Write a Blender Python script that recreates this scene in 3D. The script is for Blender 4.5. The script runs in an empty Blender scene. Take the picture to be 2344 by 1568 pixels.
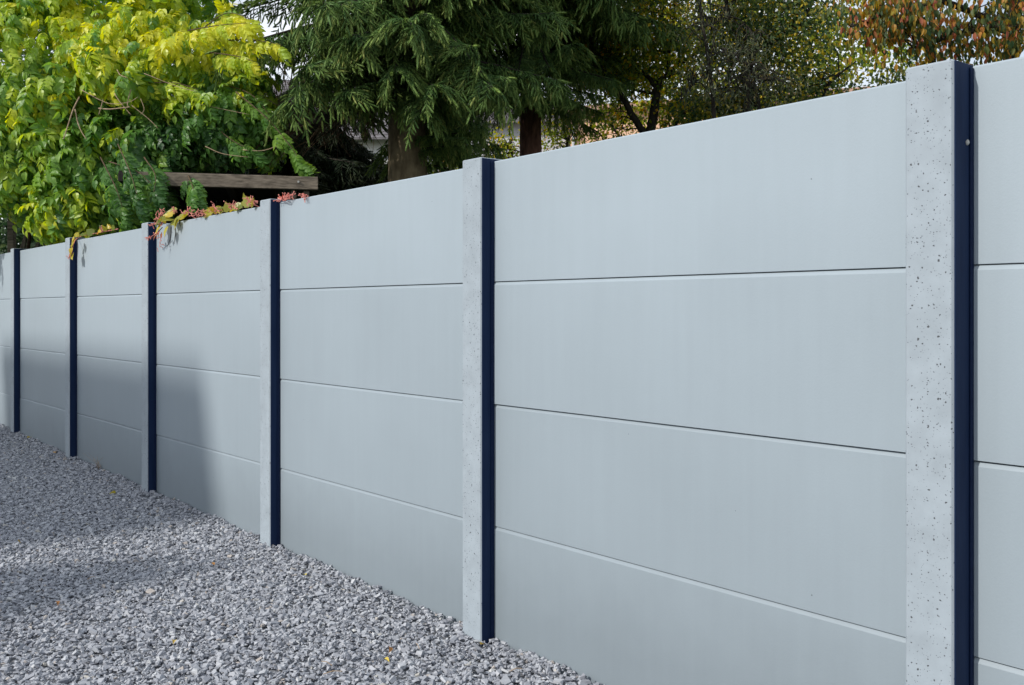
import bpy, math, random
import numpy as np
from mathutils import Vector, Matrix

R = np.random.default_rng(7)
random.seed(7)
SC = bpy.context.scene
COL = SC.collection
rad = math.radians

# ------------------------------------------------------------------ camera
EYE, FPX, CX, HY, WPX = 1.325, 2300.0, 1172.0, 709.0, 2344.0
cam_d = bpy.data.cameras.new('camera')
cam = bpy.data.objects.new('camera', cam_d)
COL.objects.link(cam)
cam.location = (0, 0, EYE)
cam.rotation_euler = (math.pi / 2, 0, 0)
cam_d.sensor_width = 36
cam_d.lens = FPX / WPX * 36
cam_d.shift_y = -75 / WPX
cam_d.clip_start = 0.05
cam_d.clip_end = 1500
SC.camera = cam

# ------------------------------------------------------------------ sky and sun
SUN_EL = rad(33)
TRAVEL = rad(29)                                  # heading of the sunlight, from +X towards +Y
TO_SUN = Vector((-math.cos(TRAVEL) * math.cos(SUN_EL), -math.sin(TRAVEL) * math.cos(SUN_EL), math.sin(SUN_EL)))
world = bpy.data.worlds.new('World')
SC.world = world
world.use_nodes = True
wn = world.node_tree.nodes
wl = world.node_tree.links
bg = wn['Background']
sky = wn.new('ShaderNodeTexSky')
sky.sky_type = 'NISHITA'
sky.sun_disc = False
sky.sun_elevation = SUN_EL
sky.sun_rotation = math.atan2(TO_SUN.x, TO_SUN.y)
sky.dust_density = 1.5
bg.inputs['Strength'].default_value = 0.12
tc = wn.new('ShaderNodeTexCoord')
mpw = wn.new('ShaderNodeMapping')
mpw.inputs['Scale'].default_value = (1, 1, 2.5)
nz = wn.new('ShaderNodeTexNoise')
nz.inputs['Scale'].default_value = 2.2
nz.inputs['Detail'].default_value = 5
rmp = wn.new('ShaderNodeMapRange')
rmp.inputs[1].default_value = 0.36
rmp.inputs[2].default_value = 0.62
rmp.inputs[3].default_value = 0.12
rmp.inputs[4].default_value = 1.0
mixw = wn.new('ShaderNodeMix')
mixw.data_type = 'RGBA'
mixw.inputs[7].default_value = (9.5, 9.9, 10.4, 1)    # thin bright cloud
wl.new(tc.outputs['Generated'], mpw.inputs[0])
wl.new(mpw.outputs[0], nz.inputs['Vector'])
wl.new(nz.outputs['Fac'], rmp.inputs[0])
wl.new(rmp.outputs[0], mixw.inputs[0])
wl.new(sky.outputs[0], mixw.inputs[6])
wl.new(mixw.outputs[2], bg.inputs['Color'])

sun_d = bpy.data.lights.new('sun', 'SUN')
sun_d.energy = 3.6
sun_d.angle = rad(0.9)
sun_d.color = (1.0, 0.95, 0.87)
sun = bpy.data.objects.new('sun', sun_d)
COL.objects.link(sun)
sun.rotation_euler = TO_SUN.to_track_quat('Z', 'Y').to_euler()
sun.location = (-10, -6, 12)

vs = SC.view_settings
vs.view_transform = 'Standard'
vs.look = 'None'
vs.exposure = 0.0
vs.gamma = 1.0
vs.use_curve_mapping = False
SC.cycles.max_bounces = 8
SC.cycles.transparent_max_bounces = 8


# ------------------------------------------------------------------ helpers
def P(px, py, y):
    """A place seen at (px, py) of the 2344 px wide photograph, y metres ahead of the camera."""
    return np.array([(px - CX) / FPX * y, y, EYE + (HY - py) / FPX * y])


def proj(pts):
    pts = np.asarray(pts)
    y = np.maximum(pts[:, 1], .01)
    return CX + FPX * pts[:, 0] / y, HY - FPX * (pts[:, 2] - EYE) / y, pts[:, 1]


def tag(o, label=None, cat=None, group=None, kind=None):
    if label: o['label'] = label
    if cat: o['category'] = cat
    if group: o['group'] = group
    if kind: o['kind'] = kind
    return o


def link(name, data, parent=None):
    o = bpy.data.objects.new(name, data)
    COL.objects.link(o)
    if parent is not None: o.parent = parent
    return o


def empty(name, loc=(0, 0, 0)):
    o = link(name, None)
    o.location = loc
    o.empty_display_size = .2
    return o


def tri_mesh(name, V, F, mats, tint=None, smooth=False, midx=None):
    """V (n,3), F (m,3) triangles -> mesh, with an optional per-vertex float attribute 'tint'."""
    V = np.ascontiguousarray(V, np.float32)
    F = np.ascontiguousarray(F, np.int32)
    me = bpy.data.meshes.new(name)
    me.vertices.add(len(V)); me.loops.add(F.size); me.polygons.add(len(F))
    me.vertices.foreach_set('co', V.ravel())
    me.loops.foreach_set('vertex_index', F.ravel())
    me.polygons.foreach_set('loop_start', np.arange(0, F.size, 3, dtype=np.int32))
    me.polygons.foreach_set('loop_total', np.full(len(F), 3, np.int32))
    me.polygons.foreach_set('use_smooth', np.full(len(F), smooth, bool))
    if midx is not None: me.polygons.foreach_set('material_index', np.ascontiguousarray(midx, np.int32))
    if tint is not None:
        a = me.attributes.new('tint', 'FLOAT', 'POINT')
        a.data.foreach_set('value', np.ascontiguousarray(tint, np.float32))
    for m in (mats if isinstance(mats, (list, tuple)) else [mats]): me.materials.append(m)
    me.update(calc_edges=True)
    return me


class Geo:
    """Collects small pieces with polygons, then builds ONE mesh."""
    def __init__(s): s.v = []; s.f = []; s.m = []
    def add(s, V, F, m=0):
        b = len(s.v)
        s.v += [tuple(map(float, p)) for p in V]
        s.f += [tuple(int(b + i) for i in f) for f in F]
        s.m += [m] * len(F)
        return s
    def box(s, lo, hi, ax=None, org=(0, 0, 0), m=0, ch=0.0):
        """Box lo..hi in the frame ax (three axes) at org; ch chamfers every edge."""
        ax = np.eye(3) if ax is None else np.array(ax, float)
        lo, hi, org = map(lambda q: np.array(q, float), (lo, hi, org))
        if ch <= 0:
            V = [[(lo, hi)[i][0], (lo, hi)[j][1], (lo, hi)[k][2]] for i in (0, 1) for j in (0, 1) for k in (0, 1)]
            F = [(0, 1, 3, 2), (4, 6, 7, 5), (0, 4, 5, 1), (2, 3, 7, 6), (0, 2, 6, 4), (1, 5, 7, 3)]
        else:
            V = []; idx = {}
            for i in (0, 1):
                for j in (0, 1):
                    for k in (0, 1):
                        c = np.array([(lo, hi)[i][0], (lo, hi)[j][1], (lo, hi)[k][2]])
                        sg = np.array([1 - 2 * i, 1 - 2 * j, 1 - 2 * k])
                        for a in range(3):
                            q = c.copy()
                            for b in range(3):
                                if b != a: q[b] += ch * sg[b]
                            idx[(i, j, k, a)] = len(V); V.append(q)
            F = []
            for a in range(3):
                b, c = [(1, 2), (2, 0), (0, 1)][a]
                for e in (0, 1):
                    q = []
                    for (u, w) in ((0, 0), (1, 0), (1, 1), (0, 1)):
                        t = [0, 0, 0]; t[a] = e; t[b] = u; t[c] = w
                        q.append(idx[(*t, a)])
                    F.append(q if e else q[::-1])
            for a in range(3):
                b, c = [(1, 2), (2, 0), (0, 1)][a]
                for u in (0, 1):
                    for w in (0, 1):
                        t0 = [0, 0, 0]; t1 = [0, 0, 0]
                        t0[a], t1[a] = 0, 1; t0[b] = t1[b] = u; t0[c] = t1[c] = w
                        q = [idx[(*t0, b)], idx[(*t1, b)], idx[(*t1, c)], idx[(*t0, c)]]
                        F.append(q)
            for i in (0, 1):
                for j in (0, 1):
                    for k in (0, 1): F.append([idx[(i, j, k, a)] for a in range(3)])
        V = [org + q[0] * ax[0] + q[1] * ax[1] + q[2] * ax[2] for q in np.array(V, float)]
        return s.add(V, F, m)
    def tube(s, pts, radii, sides=6, m=0):
        V, F = tube_vf(pts, radii, sides)
        return s.add(V, F, m)
    def build(s, name, mats, parent=None, smooth=False):
        me = bpy.data.meshes.new(name)
        me.from_pydata(s.v, [], s.f)
        for q in (mats if isinstance(mats, (list, tuple)) else [mats]): me.materials.append(q)
        me.polygons.foreach_set('material_index', np.array(s.m, np.int32))
        me.polygons.foreach_set('use_smooth', np.full(len(s.f), smooth, bool))
        me.update()
        import bmesh
        bm = bmesh.new(); bm.from_mesh(me)
        bmesh.ops.recalc_face_normals(bm, faces=bm.faces)
        bm.to_mesh(me); bm.free()
        return link(name, me, parent)


def tube_vf(pts, radii, sides=6):
    pts = np.array(pts, float); n = len(pts)
    radii = np.broadcast_to(np.array(radii, float), (n,))
    tan = np.gradient(pts, axis=0)
    tan /= np.linalg.norm(tan, axis=1)[:, None] + 1e-9
    up = np.array([0.13, 0.21, 1.0]) if abs(tan[0][2]) < .8 * np.linalg.norm(tan[0]) else np.array([1.0, .17, .1])
    V = []; F = []
    for i in range(n):
        a = np.cross(tan[i], up); a /= np.linalg.norm(a) + 1e-9
        b = np.cross(a, tan[i]); up = b
        for k in range(sides):
            t = 2 * math.pi * k / sides
            V.append(pts[i] + radii[i] * (math.cos(t) * a + math.sin(t) * b))
    for i in range(n - 1):
        for k in range(sides):
            k2 = (k + 1) % sides
            F.append((i * sides + k, i * sides + k2, (i + 1) * sides + k2, (i + 1) * sides + k))
    F.append(tuple(range(sides))[::-1]); F.append(tuple((n - 1) * sides + k for k in range(sides)))
    return V, F


def curve_pts(ctrl, n):
    """Catmull-Rom through the control points."""
    c = [np.array(p, float) for p in ctrl]
    c = [2 * c[0] - c[1]] + c + [2 * c[-1] - c[-2]]
    out = []
    seg = len(c) - 3
    for i in range(n):
        u = i / (n - 1) * seg; k = min(int(u), seg - 1); t = u - k
        p0, p1, p2, p3 = c[k:k + 4]
        out.append(.5 * (2 * p1 + (p2 - p0) * t + (2 * p0 - 5 * p1 + 4 * p2 - p3) * t * t + (3 * p1 - p0 - 3 * p2 + p3) * t ** 3))
    return np.array(out)


def unit(a):
    a = np.asarray(a, float)
    return a / (np.linalg.norm(a, axis=-1, keepdims=True) + 1e-9)


def frames(Y, Zh):
    """Rotation matrices with the given Y axes and Z as near Zh as possible: (n,3,3), columns X Y Z."""
    Y = unit(Y)
    X = unit(np.cross(Y, Zh)); Z = np.cross(X, Y)
    return np.stack([X, Y, Z], axis=2)


def merge(temps, which, M, T, tint, jitter=0.0):
    """temps: list of (V, F); one copy per row of M, T. Returns V, F, tint per vertex."""
    Vs, Fs, Ts = [], [], []; off = 0
    for k, (V0, F0) in enumerate(temps):
        sel = np.nonzero(which == k)[0]
        if not len(sel): continue
        V0 = np.asarray(V0, float); F0 = np.asarray(F0, int)
        V = np.einsum('nij,vj->nvi', M[sel], V0) + T[sel][:, None, :]
        if jitter: V = V + R.normal(0, jitter, V.shape)
        n, v = len(sel), len(V0)
        Fs.append((F0[None] + (np.arange(n) * v)[:, None, None]).reshape(-1, 3) + off)
        Vs.append(V.reshape(-1, 3)); Ts.append(np.repeat(tint[sel], v)); off += n * v
    return np.concatenate(Vs), np.concatenate(Fs), np.concatenate(Ts)


# ------------------------------------------------------------------ materials
def mat(name):
    m = bpy.data.materials.new(name); m.use_nodes = True
    return m, m.node_tree.nodes, m.node_tree.links, m.node_tree.nodes['Principled BSDF']


def ramp_node(n, stops):
    r = n.new('ShaderNodeValToRGB'); e = r.color_ramp.elements
    while len(e) > 1: e.remove(e[-1])
    e[0].position = stops[0][0]; e[0].color = (*stops[0][1], 1)
    for p, c in stops[1:]:
        q = e.new(p); q.color = (*c, 1)
    return r


def leaf_mat(name, stops, transl=.35, rough=.45, spec=.4, bump=0.0):
    m, n, l, b = mat(name)
    at = n.new('ShaderNodeAttribute'); at.attribute_name = 'tint'
    r = ramp_node(n, stops)
    l.new(at.outputs['Fac'], r.inputs[0])
    hs = n.new('ShaderNodeHueSaturation')
    nz_ = n.new('ShaderNodeTexNoise'); nz_.inputs['Scale'].default_value = 30
    tcn = n.new('ShaderNodeTexCoord'); l.new(tcn.outputs['Object'], nz_.inputs['Vector'])
    mr = n.new('ShaderNodeMapRange'); mr.inputs[3].default_value = .7; mr.inputs[4].default_value = 1.3
    l.new(nz_.outputs['Fac'], mr.inputs[0]); l.new(mr.outputs[0], hs.inputs['Value'])
    l.new(r.outputs[0], hs.inputs['Color'])
    l.new(hs.outputs[0], b.inputs['Base Color'])
    b.inputs['Roughness'].default_value = rough
    b.inputs['Specular IOR Level'].default_value = spec
    if transl > 0:
        t = n.new('ShaderNodeBsdfTranslucent')
        h2 = n.new('ShaderNodeHueSaturation'); h2.inputs['Hue'].default_value = .485; h2.inputs['Value'].default_value = 1.7
        h2.inputs['Saturation'].default_value = 1.1
        l.new(hs.outputs[0], h2.inputs['Color']); l.new(h2.outputs[0], t.inputs['Color'])
        mx = n.new('ShaderNodeMixShader'); mx.inputs[0].default_value = transl
        l.new(b.outputs[0], mx.inputs[1]); l.new(t.outputs[0], mx.inputs[2])
        l.new(mx.outputs[0], n['Material Output'].inputs['Surface'])
    return m


def rough_mat(name, c1, c2, scale=8, rough=.8, bump=.3, stretch=(1, 1, 1), spec=.3, detail=6, dist=.01):
    m, n, l, b = mat(name)
    tcn = n.new('ShaderNodeTexCoord'); mp = n.new('ShaderNodeMapping')
    mp.inputs['Scale'].default_value = stretch
    l.new(tcn.outputs['Object'], mp.inputs[0])
    z = n.new('ShaderNodeTexNoise'); z.inputs['Scale'].default_value = scale; z.inputs['Detail'].default_value = detail
    l.new(mp.outputs[0], z.inputs['Vector'])
    r = ramp_node(n, [(.3, c1), (.7, c2)])
    l.new(z.outputs['Fac'], r.inputs[0]); l.new(r.outputs[0], b.inputs['Base Color'])
    bp = n.new('ShaderNodeBump'); bp.inputs['Strength'].default_value = bump; bp.inputs['Distance'].default_value = dist
    l.new(z.outputs['Fac'], bp.inputs['Height']); l.new(bp.outputs[0], b.inputs['Normal'])
    b.inputs['Roughness'].default_value = rough; b.inputs['Specular IOR Level'].default_value = spec
    return m


def panel_mat():
    m, n, l, b = mat('painted_concrete')
    tcn = n.new('ShaderNodeTexCoord'); geo = n.new('ShaderNodeObjectInfo')
    z1 = n.new('ShaderNodeTexNoise'); z1.inputs['Scale'].default_value = 1.3; z1.inputs['Detail'].default_value = 5
    mp = n.new('ShaderNodeMapping'); mp.inputs['Scale'].default_value = (26, 26, 1.6)
    z2 = n.new('ShaderNodeTexNoise'); z2.inputs['Scale'].default_value = 1.0; z2.inputs['Detail'].default_value = 4
    z3 = n.new('ShaderNodeTexNoise'); z3.inputs['Scale'].default_value = 160; z3.inputs['Detail'].default_value = 3
    l.new(tcn.outputs['Object'], z1.inputs['Vector']); l.new(tcn.outputs['Object'], mp.inputs[0])
    l.new(mp.outputs[0], z2.inputs['Vector']); l.new(tcn.outputs['Object'], z3.inputs['Vector'])
    def mth(op, a, bb):
        q = n.new('ShaderNodeMath'); q.operation = op
        for i, x in enumerate((a, bb)):
            if isinstance(x, (int, float)): q.inputs[i].default_value = x
            else: l.new(x, q.inputs[i])
        return q.outputs[0]
    v = mth('ADD', mth('MULTIPLY', z1.outputs['Fac'], .2), mth('MULTIPLY', z2.outputs['Fac'], .07))
    v = mth('ADD', v, mth('MULTIPLY', geo.outputs['Random'], .05))
    v = mth('ADD', v, mth('MULTIPLY', z3.outputs['Fac'], .03))
    v = mth('ADD', v, .82)
    # wall gently darker towards its foot; splashed dust at the very base
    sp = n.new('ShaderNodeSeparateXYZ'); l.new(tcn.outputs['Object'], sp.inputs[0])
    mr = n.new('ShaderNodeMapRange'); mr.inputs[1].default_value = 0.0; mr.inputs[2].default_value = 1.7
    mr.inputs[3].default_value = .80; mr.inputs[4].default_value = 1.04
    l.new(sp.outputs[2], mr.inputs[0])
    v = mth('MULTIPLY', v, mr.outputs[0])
    zd = n.new('ShaderNodeTexNoise'); zd.inputs['Scale'].default_value = 9; zd.inputs['Detail'].default_value = 6
    l.new(tcn.outputs['Object'], zd.inputs['Vector'])
    md = n.new('ShaderNodeMapRange'); md.inputs[1].default_value = .34; md.inputs[2].default_value = .0
    l.new(mth('SUBTRACT', sp.outputs[2], mth('MULTIPLY', zd.outputs['Fac'], .22)), md.inputs[0])
    dirt = mth('MULTIPLY', md.outputs[0], .14)
    vp = n.new('ShaderNodeTexVoronoi'); vp.inputs['Scale'].default_value = 17
    l.new(tcn.outputs['Object'], vp.inputs['Vector'])
    vc = n.new('ShaderNodeSeparateColor'); l.new(vp.outputs['Color'], vc.inputs[0])
    speck = mth('MULTIPLY', mth('LESS_THAN', vp.outputs['Distance'], mth('MULTIPLY', vc.outputs[1], .045)), mth('GREATER_THAN', vc.outputs[0], .86))
    v = mth('MULTIPLY', v, mth('SUBTRACT', 1, mth('ADD', dirt, mth('MULTIPLY', speck, .5))))
    mx = n.new('ShaderNodeVectorMath'); mx.operation = 'SCALE'
    mx.inputs[0].default_value = PANEL_RGB
    l.new(v, mx.inputs['Scale']); l.new(mx.outputs[0], b.inputs['Base Color'])
    # specks: tiny chips in the paint
    bp = n.new('ShaderNodeBump'); bp.inputs['Strength'].default_value = .08; bp.inputs['Distance'].default_value = .004
    hh = mth('ADD', z3.outputs['Fac'], mth('MULTIPLY', z2.outputs['Fac'], .8))
    l.new(hh, bp.inputs['Height']); l.new(bp.outputs[0], b.inputs['Normal'])
    b.inputs['Roughness'].default_value = .5; b.inputs['Specular IOR Level'].default_value = .35
    return m


def post_mat():
    m, n, l, b = mat('pitted_concrete')
    tcn = n.new('ShaderNodeTexCoord')
    def mth(op, a, bb):
        q = n.new('ShaderNodeMath'); q.operation = op
        for i, x in enumerate((a, bb)):
            if isinstance(x, (int, float)): q.inputs[i].default_value = x
            else: l.new(x, q.inputs[i])
        return q.outputs[0]
    dz = n.new('ShaderNodeTexNoise'); dz.inputs['Scale'].default_value = 140; dz.inputs['Detail'].default_value = 2
    l.new(tcn.outputs['Object'], dz.inputs['Vector'])
    wob = n.new('ShaderNodeVectorMath'); wob.operation = 'SCALE'; wob.inputs['Scale'].default_value = .007
    l.new(dz.outputs['Color'], wob.inputs[0])
    add = n.new('ShaderNodeVectorMath'); l.new(tcn.outputs['Object'], add.inputs[0]); l.new(wob.outputs[0], add.inputs[1])
    holes = None
    for sc_, keep, rmax in ((60, .69, .15), (105, .5, .125), (185, .5, .12)):
        vo = n.new('ShaderNodeTexVoronoi'); vo.inputs['Scale'].default_value = sc_
        l.new(add.outputs[0], vo.inputs['Vector'])
        sx = n.new('ShaderNodeSeparateColor'); l.new(vo.outputs['Color'], sx.inputs[0])
        rr = mth('MULTIPLY', mth('MAXIMUM', mth('SUBTRACT', sx.outputs[0], keep), 0), rmax * 4.2)
        h = n.new('ShaderNodeMapRange'); h.interpolation_type = 'SMOOTHSTEP'
        h.inputs[1].default_value = -.04; h.inputs[2].default_value = .05
        l.new(mth('SUBTRACT', rr, vo.outputs['Distance']), h.inputs[0])
        kp = mth('GREATER_THAN', sx.outputs[0], keep)
        o = mth('MULTIPLY', h.outputs[0], kp)
        holes = o if holes is None else mth('MAXIMUM', holes, o)
    z = n.new('ShaderNodeTexNoise'); z.inputs['Scale'].default_value = 14; z.inputs['Detail'].default_value = 8
    l.new(tcn.outputs['Object'], z.inputs['Vector'])
    r = ramp_node(n, [(.3, tuple(.9 * c for c in POST_RGB)), (.7, tuple(1.06 * c for c in POST_RGB))])
    l.new(z.outputs['Fac'], r.inputs[0])
    mx = n.new('ShaderNodeMix'); mx.data_type = 'RGBA'
    l.new(holes, mx.inputs[0]); l.new(r.outputs[0], mx.inputs[6]); mx.inputs[7].default_value = (.075, .082, .09, 1)
    l.new(mx.outputs[2], b.inputs['Base Color'])
    bp = n.new('ShaderNodeBump'); bp.inputs['Strength'].default_value = .5; bp.inputs['Distance'].default_value = .004
    l.new(mth('SUBTRACT', mth('MULTIPLY', z.outputs['Fac'], .4), holes), bp.inputs['Height'])
    l.new(bp.outputs[0], b.inputs['Normal'])
    b.inputs['Roughness'].default_value = .7; b.inputs['Specular IOR Level'].default_value = .3
    return m


PANEL_RGB = (.300, .358, .406)
POST_RGB = (.308, .358, .405)
M = {}
M['panel'] = panel_mat()
M['post'] = post_mat()
M['strip'] = rough_mat('navy_strip_paint', (.007, .0185, .056), (.013, .028, .074), scale=30, rough=.6, bump=.15, stretch=(1, 1, .12), spec=.12)
M['gap'] = rough_mat('navy_seal', (.0045, .012, .042), (.008, .018, .055), scale=60, rough=.6, bump=.1, spec=.12)
M['bark_red'] = rough_mat('spruce_bark', (.05, .024, .018), (.17, .085, .062), scale=22, rough=.95, bump=.9, stretch=(1, 1, .35), dist=.03)
M['bark_pale'] = rough_mat('pale_bark', (.1, .078, .046), (.25, .2, .125), scale=18, rough=.95, bump=.7, stretch=(1, 1, .4), dist=.02)
M['bark_dark'] = rough_mat('dark_bark', (.012, .011, .009), (.045, .038, .03), scale=25, rough=.95, bump=.8, stretch=(1, 1, .35), dist=.02)
M['twig'] = rough_mat('dry_twig', (.22, .15, .09), (.42, .32, .22), scale=40, rough=.8, bump=.3)
M['stem'] = rough_mat('vine_stem', (.05, .03, .018), (.13, .085, .05), scale=40, rough=.85, bump=.4)
M['wood'] = rough_mat('weathered_wood', (.088, .072, .055), (.26, .215, .165), scale=9, rough=.85, bump=.4, stretch=(.35, 6, 6), dist=.006)
M['wood_dark'] = rough_mat('dark_stained_wood', (.008, .007, .007), (.03, .025, .022), scale=14, rough=.8, bump=.4, stretch=(4, 4, .4))
M['wood_grey'] = rough_mat('grey_wood', (.08, .065, .05), (.22, .19, .15), scale=20, rough=.9, bump=.4, stretch=(4, 4, .4))
M['metal'] = rough_mat('zinc_bolt', (.3, .3, .28), (.5, .5, .47), scale=40, rough=.4, bump=.1)
M['green_post'] = rough_mat('green_coated_steel', (.01, .05, .035), (.02, .07, .05), scale=30, rough=.5, bump=.05)
M['pink'] = rough_mat('pink_stalk', (.55, .16, .13), (.8, .34, .28), scale=90, rough=.5, bump=.1)
M['streaks'] = rough_mat('streak_grey', (.05, .05, .05), (.13, .13, .13), scale=60, rough=.9, bump=.1)
M['vine'] = leaf_mat('vine_leaf', [(0, (.035, .105, .03)), (.35, (.115, .26, .055)), (.6, (.23, .38, .055)), (.8, (.42, .53, .055)), (1, (.64, .64, .055))], transl=.42, rough=.42, spec=.5)
M['creeper'] = leaf_mat('creeper_leaf', [(0, (.04, .13, .06)), (.3, (.20, .24, .05)), (.6, (.5, .42, .04)), (.8, (.5, .22, .05)), (1, (.5, .12, .08))], transl=.3, rough=.4)
M['needles'] = leaf_mat('spruce_needles', [(0, (.024, .066, .018)), (.5, (.07, .145, .036)), (.8, (.16, .245, .055)), (1, (.28, .31, .085))], transl=.12, rough=.6, spec=.25)
M['needles2'] = leaf_mat('dark_needles', [(0, (.008, .016, .008)), (.5, (.018, .036, .014)), (1, (.045, .055, .025))], transl=.1, rough=.6, spec=.2)
M['shrub'] = leaf_mat('shrub_leaf', [(0, (.025, .06, .012)), (.4, (.07, .13, .02)), (.65, (.2, .28, .035)), (.87, (.46, .46, .04)), (1, (.6, .36, .04))], transl=.5, rough=.5, spec=.3)
M['yew'] = leaf_mat('dark_leaf', [(0, (.022, .055, .022)), (.55, (.055, .105, .034)), (.82, (.16, .2, .04)), (1, (.45, .36, .04))], transl=.4, rough=.55, spec=.3)
M['feather'] = leaf_mat('grey_green_spray', [(0, (.05, .075, .05)), (.7, (.13, .15, .09)), (1, (.3, .26, .09))], transl=.3, rough=.7, spec=.2)
M['cherry'] = leaf_mat('cherry_leaf', [(0, (.05, .1, .045)), (.35, (.12, .15, .045)), (.6, (.36, .27, .035)), (.82, (.48, .22, .06)), (1, (.46, .17, .1))], transl=.45, rough=.5, spec=.3)
M['fallen'] = leaf_mat('fallen_leaf', [(0, (.6, .5, .08)), (.5, (.45, .22, .06)), (1, (.3, .12, .05))], transl=.1, rough=.6)


def stone_mat():
    m, n, l, b = mat('slate_chips')
    at = n.new('ShaderNodeAttribute'); at.attribute_name = 'tint'
    r = ramp_node(n, [(0, (.18, .19, .222)), (.5, (.325, .34, .378)), (.85, (.43, .445, .48)), (.95, (.5, .51, .52)), (.975, (.42, .41, .38)), (1, (.37, .34, .32))])
    l.new(at.outputs['Fac'], r.inputs[0])
    z = n.new('ShaderNodeTexNoise'); z.inputs['Scale'].default_value = 220; z.inputs['Detail'].default_value = 3
    hs = n.new('ShaderNodeHueSaturation'); mr = n.new('ShaderNodeMapRange'); mr.inputs[3].default_value = .75; mr.inputs[4].default_value = 1.25
    l.new(z.outputs['Fac'], mr.inputs[0]); l.new(mr.outputs[0], hs.inputs['Value']); l.new(r.outputs[0], hs.inputs['Color'])
    l.new(hs.outputs[0], b.inputs['Base Color'])
    b.inputs['Roughness'].default_value = .65; b.inputs['Specular IOR Level'].default_value = .35
    return m


M['stone'] = stone_mat()
M['bed'] = rough_mat('gravel_bed_earth', (.1, .106, .12), (.3, .315, .345), scale=70, rough=.9, bump=.8, dist=.02)
M['earth'] = rough_mat('garden_earth', (.02, .035, .012), (.06, .07, .025), scale=4, rough=.95, bump=.5)
M['peach'] = rough_mat('peach_render', (.74, .46, .32), (.8, .53, .38), scale=5, rough=.9, bump=.1)
M['white_wall'] = rough_mat('white_render', (.66, .66, .66), (.76, .76, .76), scale=3, rough=.9, bump=.1)
M['grey_wall'] = rough_mat('pale_grey_render', (.5, .51, .55), (.6, .61, .64), scale=3, rough=.9, bump=.1)
M['tile'] = rough_mat('clay_tile', (.3, .19, .15), (.5, .34, .27), scale=6, rough=.85, bump=.3)
M['slate'] = rough_mat('grey_roof', (.12, .11, .12), (.2, .19, .2), scale=6, rough=.8, bump=.3)
M['frame'] = rough_mat('white_frame', (.7, .7, .7), (.8, .8, .8), scale=5, rough=.5, bump=.05)
M['glass'] = rough_mat('dark_glass', (.02, .025, .03), (.04, .045, .05), scale=1, rough=.06, bump=0, spec=.6)
M['pipe'] = rough_mat('zinc_pipe', (.35, .36, .38), (.5, .51, .53), scale=8, rough=.45, bump=.05)

# ------------------------------------------------------------------ the wall's own frame
TH = math.atan2(CX + 692, FPX)
DV = np.array([-math.sin(TH), math.cos(TH), 0.])      # along the fence, away from the camera
NV = np.array([math.cos(TH), math.sin(TH), 0.])       # through the fence, away from the camera
ZV = np.array([0, 0, 1.])
DIST = 2.53                                            # camera to the panels' front face


def W(s, t, z):
    """s metres along the fence, t metres behind its panel face."""
    return DV * s + NV * (DIST + t) + ZV * z


def s_of(px, t=0.0):
    k = (px - CX) / FPX; d = DIST + t
    # (NV.x d + DV.x s) = k (NV.y d + DV.y s)
    return d * (NV[0] - k * NV[1]) / (k * DV[1] - DV[0])


def ground_z(s, t=0):
    return -.045 + .0125 * (s - 1.9) + 0 * t


# ------------------------------------------------------------------ ground
g = Geo()
g.add([(-400, -400, -.2), (400, -400, -.2), (400, 400, -.2), (-400, 400, -.2)], [(0, 1, 2, 3)])
tag(g.build('ground', M['earth']), kind='structure')

g = Geo()      # gravel yard: a gently undulating sheet up to and under the fence
ss = np.linspace(-12, 20, 65); ts = np.linspace(-16, .02, 50)
V = []
for t in ts:
    for s in ss:
        z = ground_z(s) - .012 + .012 * math.sin(s * 2.1 + t * 1.3) * math.sin(t * 2.3 - s * .7) * min(1, -t + .02)
        V.append(W(s, t, z))
F = [(j * 65 + i, j * 65 + i + 1, (j + 1) * 65 + i + 1, (j + 1) * 65 + i) for j in range(49) for i in range(64)]
g.add(V, F)
tag(g.build('gravel_bed', M['bed'], smooth=True), kind='structure')

g = Geo()      # garden soil behind the fence
g.add([W(-14, .1, -.05), W(30, .1, .1), W(30, 40, .1), W(-14, 40, -.05)], [(0, 1, 2, 3)])
tag(g.build('garden_soil', M['earth']), kind='structure')


def bed_z(s, t):
    return ground_z(s) - .012 + .012 * np.sin(s * 2.1 + t * 1.3) * np.sin(t * 2.3 - s * .7) * np.minimum(1, -t + .02)


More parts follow.
